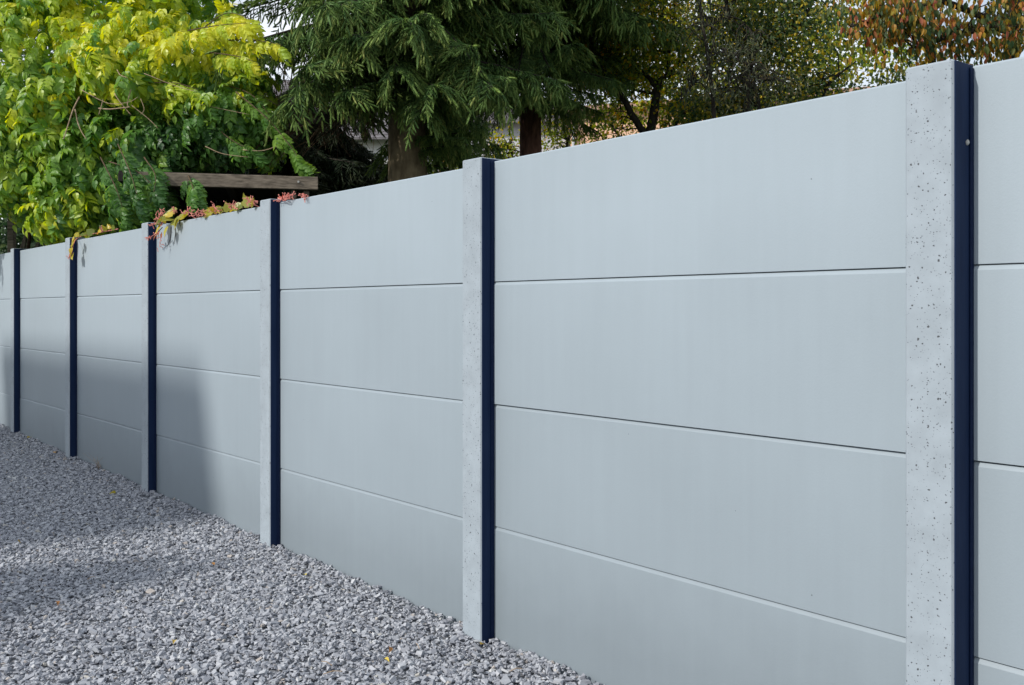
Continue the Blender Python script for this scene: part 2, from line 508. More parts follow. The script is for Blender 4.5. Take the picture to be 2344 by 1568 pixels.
def stones(n, s0, s1, t0, t1, size, lift, keep=None):
    s = R.uniform(s0, s1, n); t = R.uniform(t0, t1, n)
    pos = DV[None] * s[:, None] + NV[None] * (DIST + t)[:, None]
    if keep is not None:
        k = keep(pos); s, t, pos = s[k], t[k], pos[k]
    n = len(s)
    ln = np.clip(R.lognormal(math.log(size), .33, n), size * .45, size * 2.2)
    pos[:, 2] = bed_z(s, t) + R.uniform(0, 1, n) ** 1.2 * lift + ln * .12
    # a few extra millimetres where chips have banked up against the fence
    pos[:, 2] += np.exp(-(-t) / .12) * .018 * (.6 + .8 * np.sin(s * 5) ** 2)
    az = R.uniform(0, 2 * math.pi, n); tilt = R.normal(0, .36, n); roll = R.normal(0, .36, n)
    ca, sa, ct, st, cr, sr = np.cos(az), np.sin(az), np.cos(tilt), np.sin(tilt), np.cos(roll), np.sin(roll)
    zz = np.zeros(n); oo = np.ones(n)
    Rz = np.stack([np.stack([ca, -sa, zz], 1), np.stack([sa, ca, zz], 1), np.stack([zz, zz, oo], 1)], 1)
    Ry = np.stack([np.stack([ct, zz, st], 1), np.stack([zz, oo, zz], 1), np.stack([-st, zz, ct], 1)], 1)
    Rx = np.stack([np.stack([oo, zz, zz], 1), np.stack([zz, cr, -sr], 1), np.stack([zz, sr, cr], 1)], 1)
    S = np.stack([ln * .5, ln * .5 * R.uniform(.5, .85, n), ln * .5 * R.uniform(.25, .6, n)], 1)
    return (Rz @ Ry @ Rx) * S[:, None, :], pos


STONE = []
for k in range(13):       # angular chips: eight-cornered and six-cornered
    if k % 3:
        V0 = np.array([[x, y, z] for x in (-1, 1) for y in (-1, 1) for z in (-1, 1)], float) * .8
        V0 += R.normal(0, .26, V0.shape)
        F0 = [(0, 1, 3), (0, 3, 2), (4, 6, 7), (4, 7, 5), (0, 4, 5), (0, 5, 1), (2, 3, 7), (2, 7, 6), (0, 2, 6), (0, 6, 4), (1, 5, 7), (1, 7, 3)]
    else:
        V0 = np.array([[1, 0, 0], [-1, 0, 0], [0, 1, 0], [0, -1, 0], [0, 0, 1], [0, 0, -1]], float) * 1.1 + R.normal(0, .25, (6, 3))
        F0 = [(0, 2, 4), (2, 1, 4), (1, 3, 4), (3, 0, 4), (2, 0, 5), (1, 2, 5), (3, 1, 5), (0, 3, 5)]
    STONE.append((V0, np.array(F0)))


def in_view(pos, m=90):
    x, y, d = proj(pos)
    return (d > 1) & (x > -m) & (x < WPX + m) & (y < 1568 + m)


Ma, Ta = stones(345000, 1.0, 13.5, -4.6, -.005, .0168, .0145, keep=lambda p: in_view(p, 300))
Mb, Tb = stones(90000, -1.5, 14.5, -5.2, -.005, .034, .012, keep=lambda p: ~in_view(p, 300))
Ms, Ts_ = np.concatenate([Ma, Mb]), np.concatenate([Ta, Tb])
which = R.integers(0, len(STONE), len(Ms))
which[len(Ma):] = which[len(Ma):] // 3 * 3          # the plainer chips where none is seen close
which = np.minimum(which, len(STONE) - 1)
V, F, tn = merge(STONE, which, Ms, Ts_, np.clip(R.normal(.48, .24, len(Ms)), 0, 1))
print('stones', len(Ms), 'tris', len(F))
o = link('gravel', tri_mesh('gravel', V, F, M['stone'], tn))
tag(o, 'grey slate gravel spread along the foot of the fence', 'gravel', kind='stuff')

# ------------------------------------------------------------------ the fence
fence = empty('concrete_fence', W(6, 0, 0))
tag(fence, 'long grey concrete panel fence with dark edged pitted posts', 'fence')
FOFF = np.array(fence.location)


def child(o):
    o.matrix_parent_inverse = Matrix.Translation(-fence.location)
    return o


PROUD = .06
# near right corner of each post, from the right-hand one away from the camera: (s, proud)
posts = [(s_of(2182, -.09), .09), (s_of(1101, -.063), .063), (s_of(618, -.057), .057), (s_of(338, -.06), .06), (s_of(159, -.06), .06), (s_of(31, -.06), .06)]
step = (posts[-1][0] - posts[1][0]) / 4
for k in range(1, 3): posts.append((posts[5][0] + step * k, .06))
posts.insert(0, (posts[0][0] - 2.02, .06))
print('post s', [round(p[0], 3) for p in posts])
PW = .13
tops = [1.954, 1.954, 1.945, 1.944, 1.944, 1.944, 1.944, 1.944, 1.944]
for (s, p), ztop in zip(posts, tops):
    q = Geo().box((0, -p, -.4), (PW, .11, ztop), (DV, NV, ZV), W(s, 0, 0), ch=.005)
    po = child(q.build('post', M['post'], fence))
    q = Geo().box((-.004, -p + .003, -.38), (-.0005, -.012, ztop - .004), (DV, NV, ZV), W(s, 0, 0), ch=.0012)
    e = q.build('edge_strip', M['strip'], po)
    q = Geo().box((-.009, -.017, -.38), (-.0045, -.0005, ztop - .012), (DV, NV, ZV), W(s, 0, 0), ch=.0015)
    e2 = q.build('seal', M['gap'], po)
    q = Geo().box((-.004, -.0115, ztop - .018), (-.0005, .108, ztop - .004), (DV, NV, ZV), W(s, 0, 0), ch=.0012)
    e3 = q.build('edge_strip', M['strip'], po)

# panels: four to a bay; the profile has a rounded upper arris that catches the light and a rebated lower one
PH = .4995
for b in range(len(posts) - 1):
    s0 = posts[b][0] + PW - .01; s1 = posts[b + 1][0] + .01
    for r in range(4):
        j = [0, 1.438, .9385, .439][r]
        j2 = [1.438, .9385, .439, -.06][r]
        topz = (1.948, 1.9435, 1.928, 1.924, 1.924, 1.924, 1.924, 1.924)
        dz = R.normal(0, .0004); dt = R.normal(0, .0012)
        za0 = (topz[b] if r == 0 else j) ; za1 = (topz[b] - (.011 if b == 1 else 0) if r == 0 else j)
        pts = []
        for (sv, zt) in ((s0, za0), (s1, za1)):
            prof = [(0, j2 + .0022), (0, zt - .0130), (.0008, zt - .0115), (.0060, zt - .0022), (.0075, zt - .0012), (.020, zt - .0012), (.020, zt + .006), (.036, zt + .006), (.036, zt - .0012), (.048, zt - .0012), (.048, j2 + .0015), (.038, j2 + .0015), (.038, j2 + .010), (.018, j2 + .010), (.018, j2 + .0015), (.004, j2 + .0015)] if r else [(0, j2 + .0022), (0, zt - .006), (.004, zt - .001), (.044, zt - .001), (.048, zt - .005), (.048, j2 + .0015), (.038, j2 + .0015), (.038, j2 + .010), (.018, j2 + .010), (.018, j2 + .0015), (.004, j2 + .0015)]
            pts.append([W(sv, t + dt, z + dz) for (t, z) in prof])
        # four stretches along the panel, with a hair of waviness in the arris
        n = len(pts[0]); k = 7
        V = []
        for i in range(k):
            f = i / (k - 1)
            w_ = R.normal(0, .0004)
            for a, c in zip(*pts): V.append(a * (1 - f) + c * f + NV * w_)
        F = [(i * n + a, i * n + (a + 1) % n, (i + 1) * n + (a + 1) % n, (i + 1) * n + a) for i in range(k - 1) for a in range(n)]
        F += [tuple(range(n))[::-1], tuple((k - 1) * n + a for a in range(n))]
        po = child(Geo().add(V, F).build('panel', M['panel'], fence))

# ------------------------------------------------------------------ houses beyond the gardens
def house(name, label, org, ax, w, d, h, roof_h, wall_m, roof_m, wins, tiles=True, cat='house', group=None, flat=False):
    """org: front left corner; ax: unit vector along the front; windows: (x, z, w, h) on the front."""
    ax = unit(np.array([ax[0], ax[1], 0.])); ay = np.array([-ax[1], ax[0], 0.]); A = (ax, ay, ZV)
    root = empty(name, org); tag(root, label, cat, group)
    inv = Matrix.Translation(-root.location)
    def k(o): o.matrix_parent_inverse = inv; return o
    org = np.array(org, float)
    k(Geo().box((0, 0, -.3), (w, d, h), A, org).build('wall', wall_m, root))
    if flat:
        k(Geo().box((-.25, -.25, h + .003), (w + .25, d + .25, h + .25), A, org, ch=.02).build('roof', roof_m, root))
    else:
        g_ = Geo()
        ov = .35
        lo = [org + ax * (-ov) + ay * (-ov) + ZV * (h - .12), org + ax * (w + ov) + ay * (-ov) + ZV * (h - .12)]
        hi = [org + ax * (-ov) + ay * d / 2 + ZV * (h + roof_h), org + ax * (w + ov) + ay * d / 2 + ZV * (h + roof_h)]
        bk = [org + ax * (-ov) + ay * (d + ov) + ZV * (h - .12), org + ax * (w + ov) + ay * (d + ov) + ZV * (h - .12)]
        up = np.array([0, 0, .12])
        for a, c in ((lo, hi), (bk, hi)):
            nrows = 22
            for i in range(nrows):                   # courses of tile, each lapping the one below
                f0, f1 = i / nrows, (i + 1.15) / nrows
                p0, p1 = a[0] * (1 - f0) + c[0] * f0, a[1] * (1 - f0) + c[1] * f0
                p2, p3 = a[1] * (1 - f1) + c[1] * f1, a[0] * (1 - f1) + c[0] * f1
                g_.add([p0 + up * .5, p1 + up * .5, p2 + up * .1, p3 + up * .1, p0, p1], [(0, 1, 2, 3), (4, 5, 1, 0)])
        g_.add([lo[0], lo[1], hi[1], hi[0], bk[0], bk[1]], [(0, 1, 2, 3), (4, 3, 2, 5)])
        k(g_.build('roof', roof_m, root))
        gb = Geo()
        gb.add([org + ZV * (h + .002), org + ay * d + ZV * (h + .002), org + ay * d / 2 + ZV * (h + roof_h - .12)], [(0, 1, 2)])
        k(gb.build('gable', wall_m, root)); gb = Geo()
        gb.add([org + ax * w + ZV * (h + .002), org + ax * w + ay * d + ZV * (h + .002), org + ax * w + ay * d / 2 + ZV * (h + roof_h - .12)], [(0, 1, 2)])
        k(gb.build('gable', wall_m, root))
    for (x, z, ww, hh) in wins:
        fr = Geo()
        e = .07
        for lo_, hi_ in (((x, -.06, z), (x + e, .04, z + hh)), ((x + ww - e, -.06, z), (x + ww, .04, z + hh)),
                         ((x + e, -.06, z), (x + ww - e, .04, z + e)), ((x + e, -.06, z + hh - e), (x + ww - e, .04, z + hh)),
                         ((x + ww / 2 - .03, -.05, z + e), (x + ww / 2 + .03, .04, z + hh - e))):
            fr.box(lo_, hi_, A, org)
        fo = k(fr.build('window', M['frame'], root))
        Geo().box((x + e, -.02, z + e), (x + ww - e, .03, z + hh - e), A, org).build('pane', M['glass'], fo).matrix_parent_inverse = Matrix()
        Geo().box((x - .08, -.12, z - .07), (x + ww + .08, .02, z - .003), A, org).build('sill', M['frame'], fo)
    return root, A, org, k


hs, A, og, kk = house('house', 'peach rendered house with clay tile roof glimpsed behind the autumn trees', (1.75, 30, 0), (.95, -.31), 10.5, 9, 7.3, 1.0, M['peach'], M['tile'],
                     [(1.6, 1, 1.3, 1.4), (5, 1, 1.3, 1.4), (8, 1, 1.3, 1.4), (4.4, 4.6, 1.3, 1.5), (7.4, 4.6, 1.3, 1.5)])
pp = Geo().tube([og + A[0] * .12 - A[1] * .12 + ZV * z for z in (0, 3, 7.1)], .05, 8)
kk(pp.build('downpipe', M['pipe'], hs, smooth=True))
house('house', 'pale grey rendered house corner seen just right of the red brown trunk', (-2.2, 31.5, 0), (1, -.1), 3.9, 7, 7.2, 1.2, M['grey_wall'], M['slate'], [(.5, 1, 1, 1.3)])
house('house', 'white house wall showing in the gap behind the spruce branches', (-7.4, 25, 0), (1, -.04), 5.2, 7, 5.6, 2.2, M['white_wall'], M['slate'],
      [(.7, 1, 1.2, 1.3), (3.2, 1, 1.2, 1.3)])

# the two things out of frame on the left whose shade reaches the yard
Q = np.array([-1.93, 6.41, 0.]); U = np.array([-math.cos(TRAVEL), -math.sin(TRAVEL), 0.]); Vv = np.array([U[1], -U[0], 0.])
if Vv[1] < 0: Vv = -Vv
ax_h = Vv
TD = 20.0
c0 = Q + U * TD + DV * .3
house('townhouse', 'narrow flat roofed townhouse standing left of the gravel yard', c0, DV, 5.0, 8, .80 + TD * math.tan(SUN_EL) - .25, 0, M['white_wall'], M['slate'],
      [(.8, 1, 1.3, 1.4), (3, 1, 1.3, 1.4), (.8, 4.2, 1.3, 1.5), (3, 4.2, 1.3, 1.5), (.8, 7.2, 1.3, 1.4), (3, 7.2, 1.3, 1.4)], flat=True, cat='townhouse')

# ------------------------------------------------------------------ foliage pieces
def leaf_flat(ln=1.0, w=.5, fold=.12, curl=.15):
    """An ovate leaf with a folded midrib and a drooping tip, along +Y."""
    V0 = [(0, 0, 0), (0, .38, -.02), (0, .7, -curl * .45), (0, 1, -curl),
          (-.42 * w, .2, fold * w), (-.5 * w, .42, fold * w), (-.3 * w, .72, fold * w - curl * .4),
          (.42 * w, .2, fold * w), (.5 * w, .42, fold * w), (.3 * w, .72, fold * w - curl * .4)]
    F0 = [(0, 1, 4), (4, 1, 5), (1, 2, 5), (5, 2, 6), (2, 3, 6), (0, 7, 1), (7, 8, 1), (1, 8, 2), (8, 9, 2), (2, 9, 3)]
    return np.array(V0) * ln, np.array(F0)


def leaf_small():
    V0 = [(0, 0, 0), (-.28, .5, .06), (.28, .5, .06), (0, 1, -.08)]
    return np.array(V0), np.array([(0, 2, 1), (1, 2, 3)])


def pinnate(pairs, ln, lw, droop, twist):
    """A compound leaf: arching stalk with pairs of leaflets and one at the tip."""
    Vs, Fs = [], []; off = 0
    def stalk(t): return np.array([twist * t * t, t * ln * (1 - .25 * droop * t), -droop * ln * .6 * t * t])
    ptsr = [stalk(t) for t in np.linspace(0, 1, 5)]
    for a, c in zip(ptsr[:-1], ptsr[1:]):
        e = .0022
        Vs += [a + (-e, 0, 0), a + (e, 0, 0), c + (e, 0, 0), c + (-e, 0, 0)]
        Fs += [(off, off + 1, off + 2), (off, off + 2, off + 3)]; off += 4
    for i in range(pairs + 1):
        t = .28 + .72 * i / pairs
        p = stalk(min(t, 1)); tg = unit(stalk(min(t + .05, 1.05)) - stalk(t - .05))
        for sd in ((-1, 1) if i < pairs else (0,)):
            L = ln * .36 * (.8 + .35 * math.sin(math.pi * min(.9, t))) * R.uniform(.88, 1.12)
            V0, F0 = leaf_flat(L, lw * R.uniform(.9, 1.1), R.uniform(.05, .2), R.uniform(.1, .35))
            d = unit(tg * (.55 if sd else 1) + np.array([sd * 1.0, 0, -.28 - .3 * R.random()]))
            fr = frames(d[None], (np.array([0, 0, 1]) + R.normal(0, .18, 3))[None])[0]
            if not sd: p = p - tg * .004
            Vs += list(V0 @ fr.T + p); Fs += [tuple(f + off) for f in F0]; off += len(V0)
    return np.array(Vs), np.array(Fs)


# ------------------------------------------------------------------ trumpet vine on the left
PIN = [pinnate(R.integers(3, 5), 1.0, R.uniform(.54, .68), R.uniform(.3, 1.0), R.normal(0, .08)) for _ in range(10)]
LOBES = [  # px, py, depth, rx, ry (px), rz (m), number of leaves
    (110, 150, 10.1, 270, 210, .8, 640), (370, 150, 9.8, 210, 130, .75, 420), (520, 260, 9.6, 130, 80, .55, 170),
    (60, 350, 10.1, 160, 110, .55, 290), (210, 340, 9.9, 140, 120, .5, 330), (390, 330, 9.8, 130, 70, .5, 230), (560, 310, 9.6, 90, 50, .4, 90), (-200, 200, 10.8, 250, 300, .8, 460), (250, -30, 10.3, 330, 120, .9, 420), (560, 190, 9.6, 70, 70, .35, 60),
    (170, 455, 9.8, 85, 75, .3, 150), (330, 420, 9.6, 60, 80, .4, 70)]
YEL = [(150, 70, 170), (60, 260, 120), (110, 480, 80), (300, 95, 120), (470, 90, 90), (420, 210, 60), (560, 110, 100), (380, 20, 120), (130, 20, 90), (640, 320, 60), (600, 250, 50)]
pos, nrm, tint, siz = [], [], [], []
for (px, py, y, rx, ry, rz, n) in LOBES:
    n = int(n * 2.0); c = P(px, py, y); a = np.array([rx / FPX * y, rz, ry / FPX * y])
    d = unit(R.normal(0, 1, (n, 3)))
    d[:, 1] = -np.abs(d[:, 1]) * R.choice([1, 1, 1, 1, -1], n)
    r_ = R.uniform(.35, 1.0, n) ** .45
    bump = 1 + .16 * np.sin(d[:, 0] * 7 + px) * np.cos(d[:, 2] * 6 + py)
    pos.append(c + d * a * (r_ * bump)[:, None]); nrm.append(unit(d / a))
    siz.append(R.uniform(.135, .24, n)); tint.append(np.clip(R.normal(.43, .17, n), 0, .85))
pos, nrm, tint, siz = map(np.concatenate, (pos, nrm, tint, siz))
X_, Y_, D_ = proj(pos)
for (px, py, r) in YEL:
    d2 = ((X_ - px) ** 2 + ((Y_ - py) * 1.25) ** 2) / r ** 2
    tint = np.clip(tint + (.34 * np.exp(-d2)) * R.uniform(.2, 1.25, len(tint)) * (nrm[:, 1] < .2), 0, 1)
tint = np.clip(tint - .24 * np.clip((X_ - 270) / 120, 0, 1) * np.clip((Y_ - 215) / 60, 0, 1) + .06 * (X_ < 240) * (Y_ > 330), 0.0, 1)  # shade of the lower right lobe painted as darker tint; lower left lightened
siz = siz * np.where((X_ < 330) & (Y_ > 130), 1.3, 1.0)
vdir = unit(nrm * .55 + np.array([0, 0, -.75]) + R.normal(0, .38, nrm.shape))
vz = unit(nrm * .8 + np.array([-.15, -.1, .7]) + R.normal(0, .25, nrm.shape))
# long shoots with paired leaves reaching out to the right
SHOOTS = [([(430, 70, 9.0), (500, 58, 8.8), (575, 52, 8.6)], 1), ([(500, 95, 9.0), (570, 90, 8.7), (645, 103, 8.5)], 1), ([(470, 60, 9.0), (520, 30, 8.8), (580, 45, 8.7)], 1),
          ([(480, 120, 9.0), (540, 128, 8.8), (580, 140, 8.7)], .9), ([(330, 190, 9.2), (400, 190, 9.1), (455, 205, 9.0)], .85),
          ([(540, 210, 9.1), (610, 270, 8.9), (665, 335, 8.75), (692, 375, 8.7)], .55), ([(500, 190, 9.3), (580, 220, 9.2), (640, 300, 9.1)], .45),
          ([(460, 260, 9.3), (530, 320, 9.1), (585, 345, 9.0)], .4), ([(350, 390, 9.2), (378, 420, 9.1), (385, 460, 9.05)], .3), ([(250, 380, 9.5), (320, 430, 9.3), (355, 470, 9.2)], .3),
          ([(430, 400, 8.4), (440, 425, 8.2), (447, 450, 8.15)], .45),
          ([(270, 330, 8.6), (300, 400, 8.1), (320, 470, 8.0)], .28), ([(230, 360, 8.7), (265, 430, 8.3), (285, 490, 8.25)], .3), ([(330, 360, 8.5), (355, 400, 8.2), (352, 440, 8.1)], .25), ([(250, 370, 8.7), (310, 390, 8.3), (345, 420, 8.15)], .3)]
shoots = []; sp, sd_, sz_, st_, ssz = [], [], [], [], []
for ctrl, tv in SHOOTS:
    c = curve_pts([P(*q) for q in ctrl], 22)
    shoots.append(c)
    for i in range(2, 22, 2):
        for s_ in (-1, 1):
            tg = unit(c[min(i + 1, 21)] - c[i - 1])
            sp.append(c[i]); sd_.append(unit(tg * .5 + np.array([s_ * .25, -.25, -.9]) + R.normal(0, .25, 3)))
            sz_.append(np.array([-.45, -.75, .45]) + R.normal(0, .25, 3)); st_.append(np.clip(tv + R.normal(-.08, .1), 0, 1)); ssz.append(R.uniform(.13, .2))
pos = np.concatenate([pos, sp]); vdir = np.concatenate([vdir, sd_]); vz = np.concatenate([vz, sz_]); tint = np.concatenate([tint, st_]); siz = np.concatenate([siz, ssz])
X_, Y_, D_ = proj(pos)
back = pos @ NV - DIST
ok = ~((back < .02) & (pos[:, 2] < 2.02 + .2 * siz)) & ~((X_ > 300) & (Y_ > 480)) & ~((X_ > 345) & (Y_ > 395) & (X_ < 720) & (R.random(len(X_)) < .9) & (st_ is not None) & (np.arange(len(X_)) < len(X_) - len(sp)))
# keep leaf tips off the fence
tip = pos + vdir * siz[:, None]
ok &= ~(((tip @ NV - DIST) < .05) & (tip[:, 2] < 1.97) & ((tip @ NV - DIST) > -.7))
pos, vdir, vz, tint, siz = pos[ok], vdir[ok], vz[ok], tint[ok], siz[ok]
X_, Y_, D_ = X_[ok], Y_[ok], D_[ok]
Mx = frames(vdir, vz) * siz[:, None, None]
which = R.integers(0, len(PIN), len(pos))
# the 300 that show largest: the nearest leaf of each small patch of the view
vis = (X_ > -20) & (X_ < 720) & (Y_ > -20) & (Y_ < 570)
cell = {}
for i in np.nonzero(vis)[0]:
    key = (int(X_[i] // 26), int((Y_[i] + 25) // 26))
    if key not in cell or D_[i] < D_[cell[key]]: cell[key] = i
front = sorted(cell.values(), key=lambda i: D_[i] / siz[i])[:298]
fs = np.zeros(len(pos), bool); fs[front] = True
vine = empty('trumpet_vine', W(8.6, .35, 0))
tag(vine, 'big trumpet vine with green and yellowing leaves climbing above the fence', 'vine')
vinv = Matrix.Translation(-vine.location)
V, F, tn = merge(PIN, which[~fs], Mx[~fs], pos[~fs], tint[~fs])
o = link('foliage', tri_mesh('vine_foliage', V, F, M['vine'], tn), vine); o.matrix_parent_inverse = vinv; o['kind'] = 'stuff'
print('vine leaves', len(pos), 'front', fs.sum(), 'tris', len(F))
lm = {}
for i in front:
    key = (int(which[i]), round(float(tint[i]) * 11))
    if key not in lm:
        V0, F0 = PIN[key[0]]
        lm[key] = tri_mesh('leaf', V0, F0, M['vine'], np.full(len(V0), key[1] / 11))
    o = link('leaf', lm[key], vine)
    o.location = pos[i]; o.rotation_mode = 'QUATERNION'; o.scale = [siz[i]] * 3
    o.rotation_quaternion = Matrix(frames(vdir[i:i + 1], vz[i:i + 1])[0].tolist()).to_quaternion()
    o.matrix_parent_inverse = vinv
for c in shoots:
    Geo().tube(c, np.linspace(.006, .002, 22), 5).build('shoot', M['stem'], vine, smooth=True).matrix_parent_inverse = vinv
STEMS = [[(118, 590, 10.6), (125, 470, 10.3), (118, 380, 10.0), (140, 290, 9.9), (190, 200, 9.8)], [(150, 590, 10.4), (160, 500, 10.2), (200, 400, 10.1), (260, 330, 10)],
         [(185, 590, 10.1), (172, 530, 9.9), (190, 450, 9.9), (150, 330, 10)], [(60, 600, 11.6), (80, 430, 10.8), (60, 280, 10.5)]]
for c in STEMS:
    q = Geo().tube(curve_pts([P(*k) for k in c], 18), np.linspace(.022, .01, 18), 7)
    q.build('stem', M['stem'], vine, smooth=True).matrix_parent_inverse = vinv
TWIGS = [([(182, 222), (168, 250), (158, 280), (146, 318)], .0075), ([(172, 250), (178, 280), (187, 302), (198, 319)], .006), ([(185, 205), (235, 232), (262, 238), (297, 233), (316, 222)], .004),
         ([(226, 248), (250, 250), (280, 247), (298, 245)], .0065), ([(262, 214), (276, 235), (300, 263)], .005), ([(300, 205), (292, 235), (294, 246)], .005), ([(236, 228), (230, 250), (226, 262)], .004),
         ([(300, 240), (340, 272), (362, 294)], .0035), ([(322, 226), (330, 250), (322, 262)], .003), ([(470, 335), (510, 352), (568, 360)], .004), ([(556, 343), (600, 345), (640, 332), (660, 322)], .004),
         ([(268, 160), (276, 172), (292, 178)], .005), ([(330, 168), (400, 196), (450, 210)], .0035), ([(450, 237), (520, 252), (570, 262)], .003)]
for c, r in TWIGS:
    yy = 9.0 + .02 * R.random()
    q = Geo().tube(curve_pts([P(a, b_, yy - .1 * i / len(c)) for i, (a, b_) in enumerate(c)], 12), np.linspace(r, r * .7, 12), 5)
    q.build('twig', M['twig'], vine, smooth=True).matrix_parent_inverse = vinv

# ------------------------------------------------------------------ pergola behind the fence
bl, br = P(326, 408, 8.30), P(728, 420, 8.62)
bl[2] = br[2] = .5 * (bl[2] + br[2])
ba = unit(br - bl); bb = np.array([-ba[1], ba[0], 0.]); BL = np.linalg.norm(br - bl)
if bb @ NV < 0: bb = -bb
perg = empty('pergola', br * (1, 1, 0)); tag(perg, 'low timber pergola with a weathered beam and dark slatted back', 'pergola')
pinv = Matrix.Translation(-perg.location)
def pk(o): o.matrix_parent_inverse = pinv; return o
AX = (ba, bb, ZV)
pk(Geo().box((-.05, 0, -.055), (BL, .06, .055), AX, bl, ch=.004).build('beam', M['wood'], perg))
z0 = bl[2]
for x in (BL - .205, BL - .095):
    pk(Geo().box((x - .022, .064, -z0), (x + .022, .12, -.06), AX, bl, ch=.003).build('post', M['wood_grey'], perg))
pk(Geo().box((BL + .003, .08, -.115), (BL + 1.3, .12, -.085), AX, bl, ch=.003).build('rail', M['wood'], perg))
for x in np.arange(-.2, BL - .3, .42):
    pk(Geo().box((x, .064, -.02), (x + .05, 1.9, .05), AX, bl, ch=.003).build('rafter', M['wood_dark'], perg))
for i, yv in enumerate(np.arange(.1, 1.9, .125)):
    pk(Geo().box((-.2, yv, .053), (BL - .3, yv + .118, .073), AX, bl).build('roof_board', M['wood_dark'], perg))
x = -.2; i = 0
while x < BL - .28:
    w_ = .085
    pk(Geo().box((x, 1.9, -z0 + .1), (x + w_, 1.922, .05), AX, bl).build('slat', M['wood_dark'], perg)); x += w_ + .012
for zz in (-.35, -1.2):
    pk(Geo().box((-.2, 1.86, zz), (BL - .28, 1.896, zz + .07), AX, bl).build('rail', M['wood_dark'], perg))
pk(Geo().box((BL - .32, 1.86, -z0), (BL - .26, 1.92, .05), AX, bl).build('post', M['wood_dark'], perg))
bo = Geo().tube([bl + ba * (BL - .165) - bb * .012 + ZV * .008, bl + ba * (BL - .165) + bb * .01 + ZV * .008], .009, 10)
pk(bo.build('bolt', M['metal'], perg))

# a green steel post, and an old lath fence with a brown post at the far left
gp = Geo().tube([P(565, 300, 10.5) * (1, 1, 0) + ZV * z for z in (0, 1.5, 3.2)], .014, 8)
tag(gp.build('steel_post', M['green_post'], smooth=True), 'thin dark green steel post rising behind the pergola beam', 'post')
lp = P(27, 560, 11.3); lath = empty('lath_fence', lp * (1, 1, 0)); tag(lath, 'old grey lath fence with leaning slats and a brown post', 'fence')
linv = Matrix.Translation(-lath.location)
def lk(o): o.matrix_parent_inverse = linv; return o
lk(Geo().box((-.035, -.035, 0), (.035, .035, lp[2] + .42), None, lp * (1, 1, 0), ch=.004).build('post', M['wood'], lath))
for i in range(12):
    x0 = 50 + i * 13 + R.uniform(-4, 4)
    a = P(x0 - 6 - R.uniform(0, 26), 640, 11.2 - .04 * i); c = P(x0 + R.uniform(-6, 18), 482 + R.uniform(0, 50), 11.1 - .04 * i)
    q = Geo().tube([a * (1, 1, 0), a * .55 + c * .45, c], [.02, .018, .015], 5)
    lk(q.build('slat', M['wood_grey'], lath))
for zz in (1.2, 1.85):
    lk(Geo().tube([P(20, 560, 11.35) * (1, 1, 0) + ZV * zz, P(230, 560, 10.75) * (1, 1, 0) + ZV * zz], .018, 5).build('rail', M['wood_grey'], lath))

# ------------------------------------------------------------------ spruces
def finger(n, L=1.0):
    """A brush of needles round a short shoot, along +Y, unit length."""
    Vs = []; Fs = []
    for k, (t, r) in enumerate(((0, .045), (.35, .085), (.75, .08), (1, .03))):
        for q in range(4):
            a = q * math.pi / 2 + .4 * k
            Vs.append((r * math.cos(a), t, r * math.sin(a)))
    for i in range(3):
        for q in range(4):
            a, b_, c, d = i * 4 + q, i * 4 + (q + 1) % 4, (i + 1) * 4 + (q + 1) % 4, (i + 1) * 4 + q
            Fs += [(a, b_, c), (a, c, d)]
    off = len(Vs)
    for i in range(n):
        t = R.uniform(.02, 1.0) ** .85; a = i * 2.4 + R.uniform(-.3, .3)
        o_ = np.array([math.cos(a), 0, math.sin(a)]); tn_ = np.array([-math.sin(a), 0, math.cos(a)])
        l = .2 * (1 - .2 * t) * R.uniform(.8, 1.2)
        b0 = np.array([0, t, 0]) + o_ * .03
        tipp = b0 + o_ * l * (.95 - .45 * t) + np.array([0, l * (.5 + .3 * t), 0])
        Vs += [b0 + tn_ * .02, b0 - tn_ * .02, tipp]; Fs.append((off, off + 1, off + 2)); off += 3
    return np.array(Vs), np.array(Fs)


FING = [finger(40) for _ in range(5)]


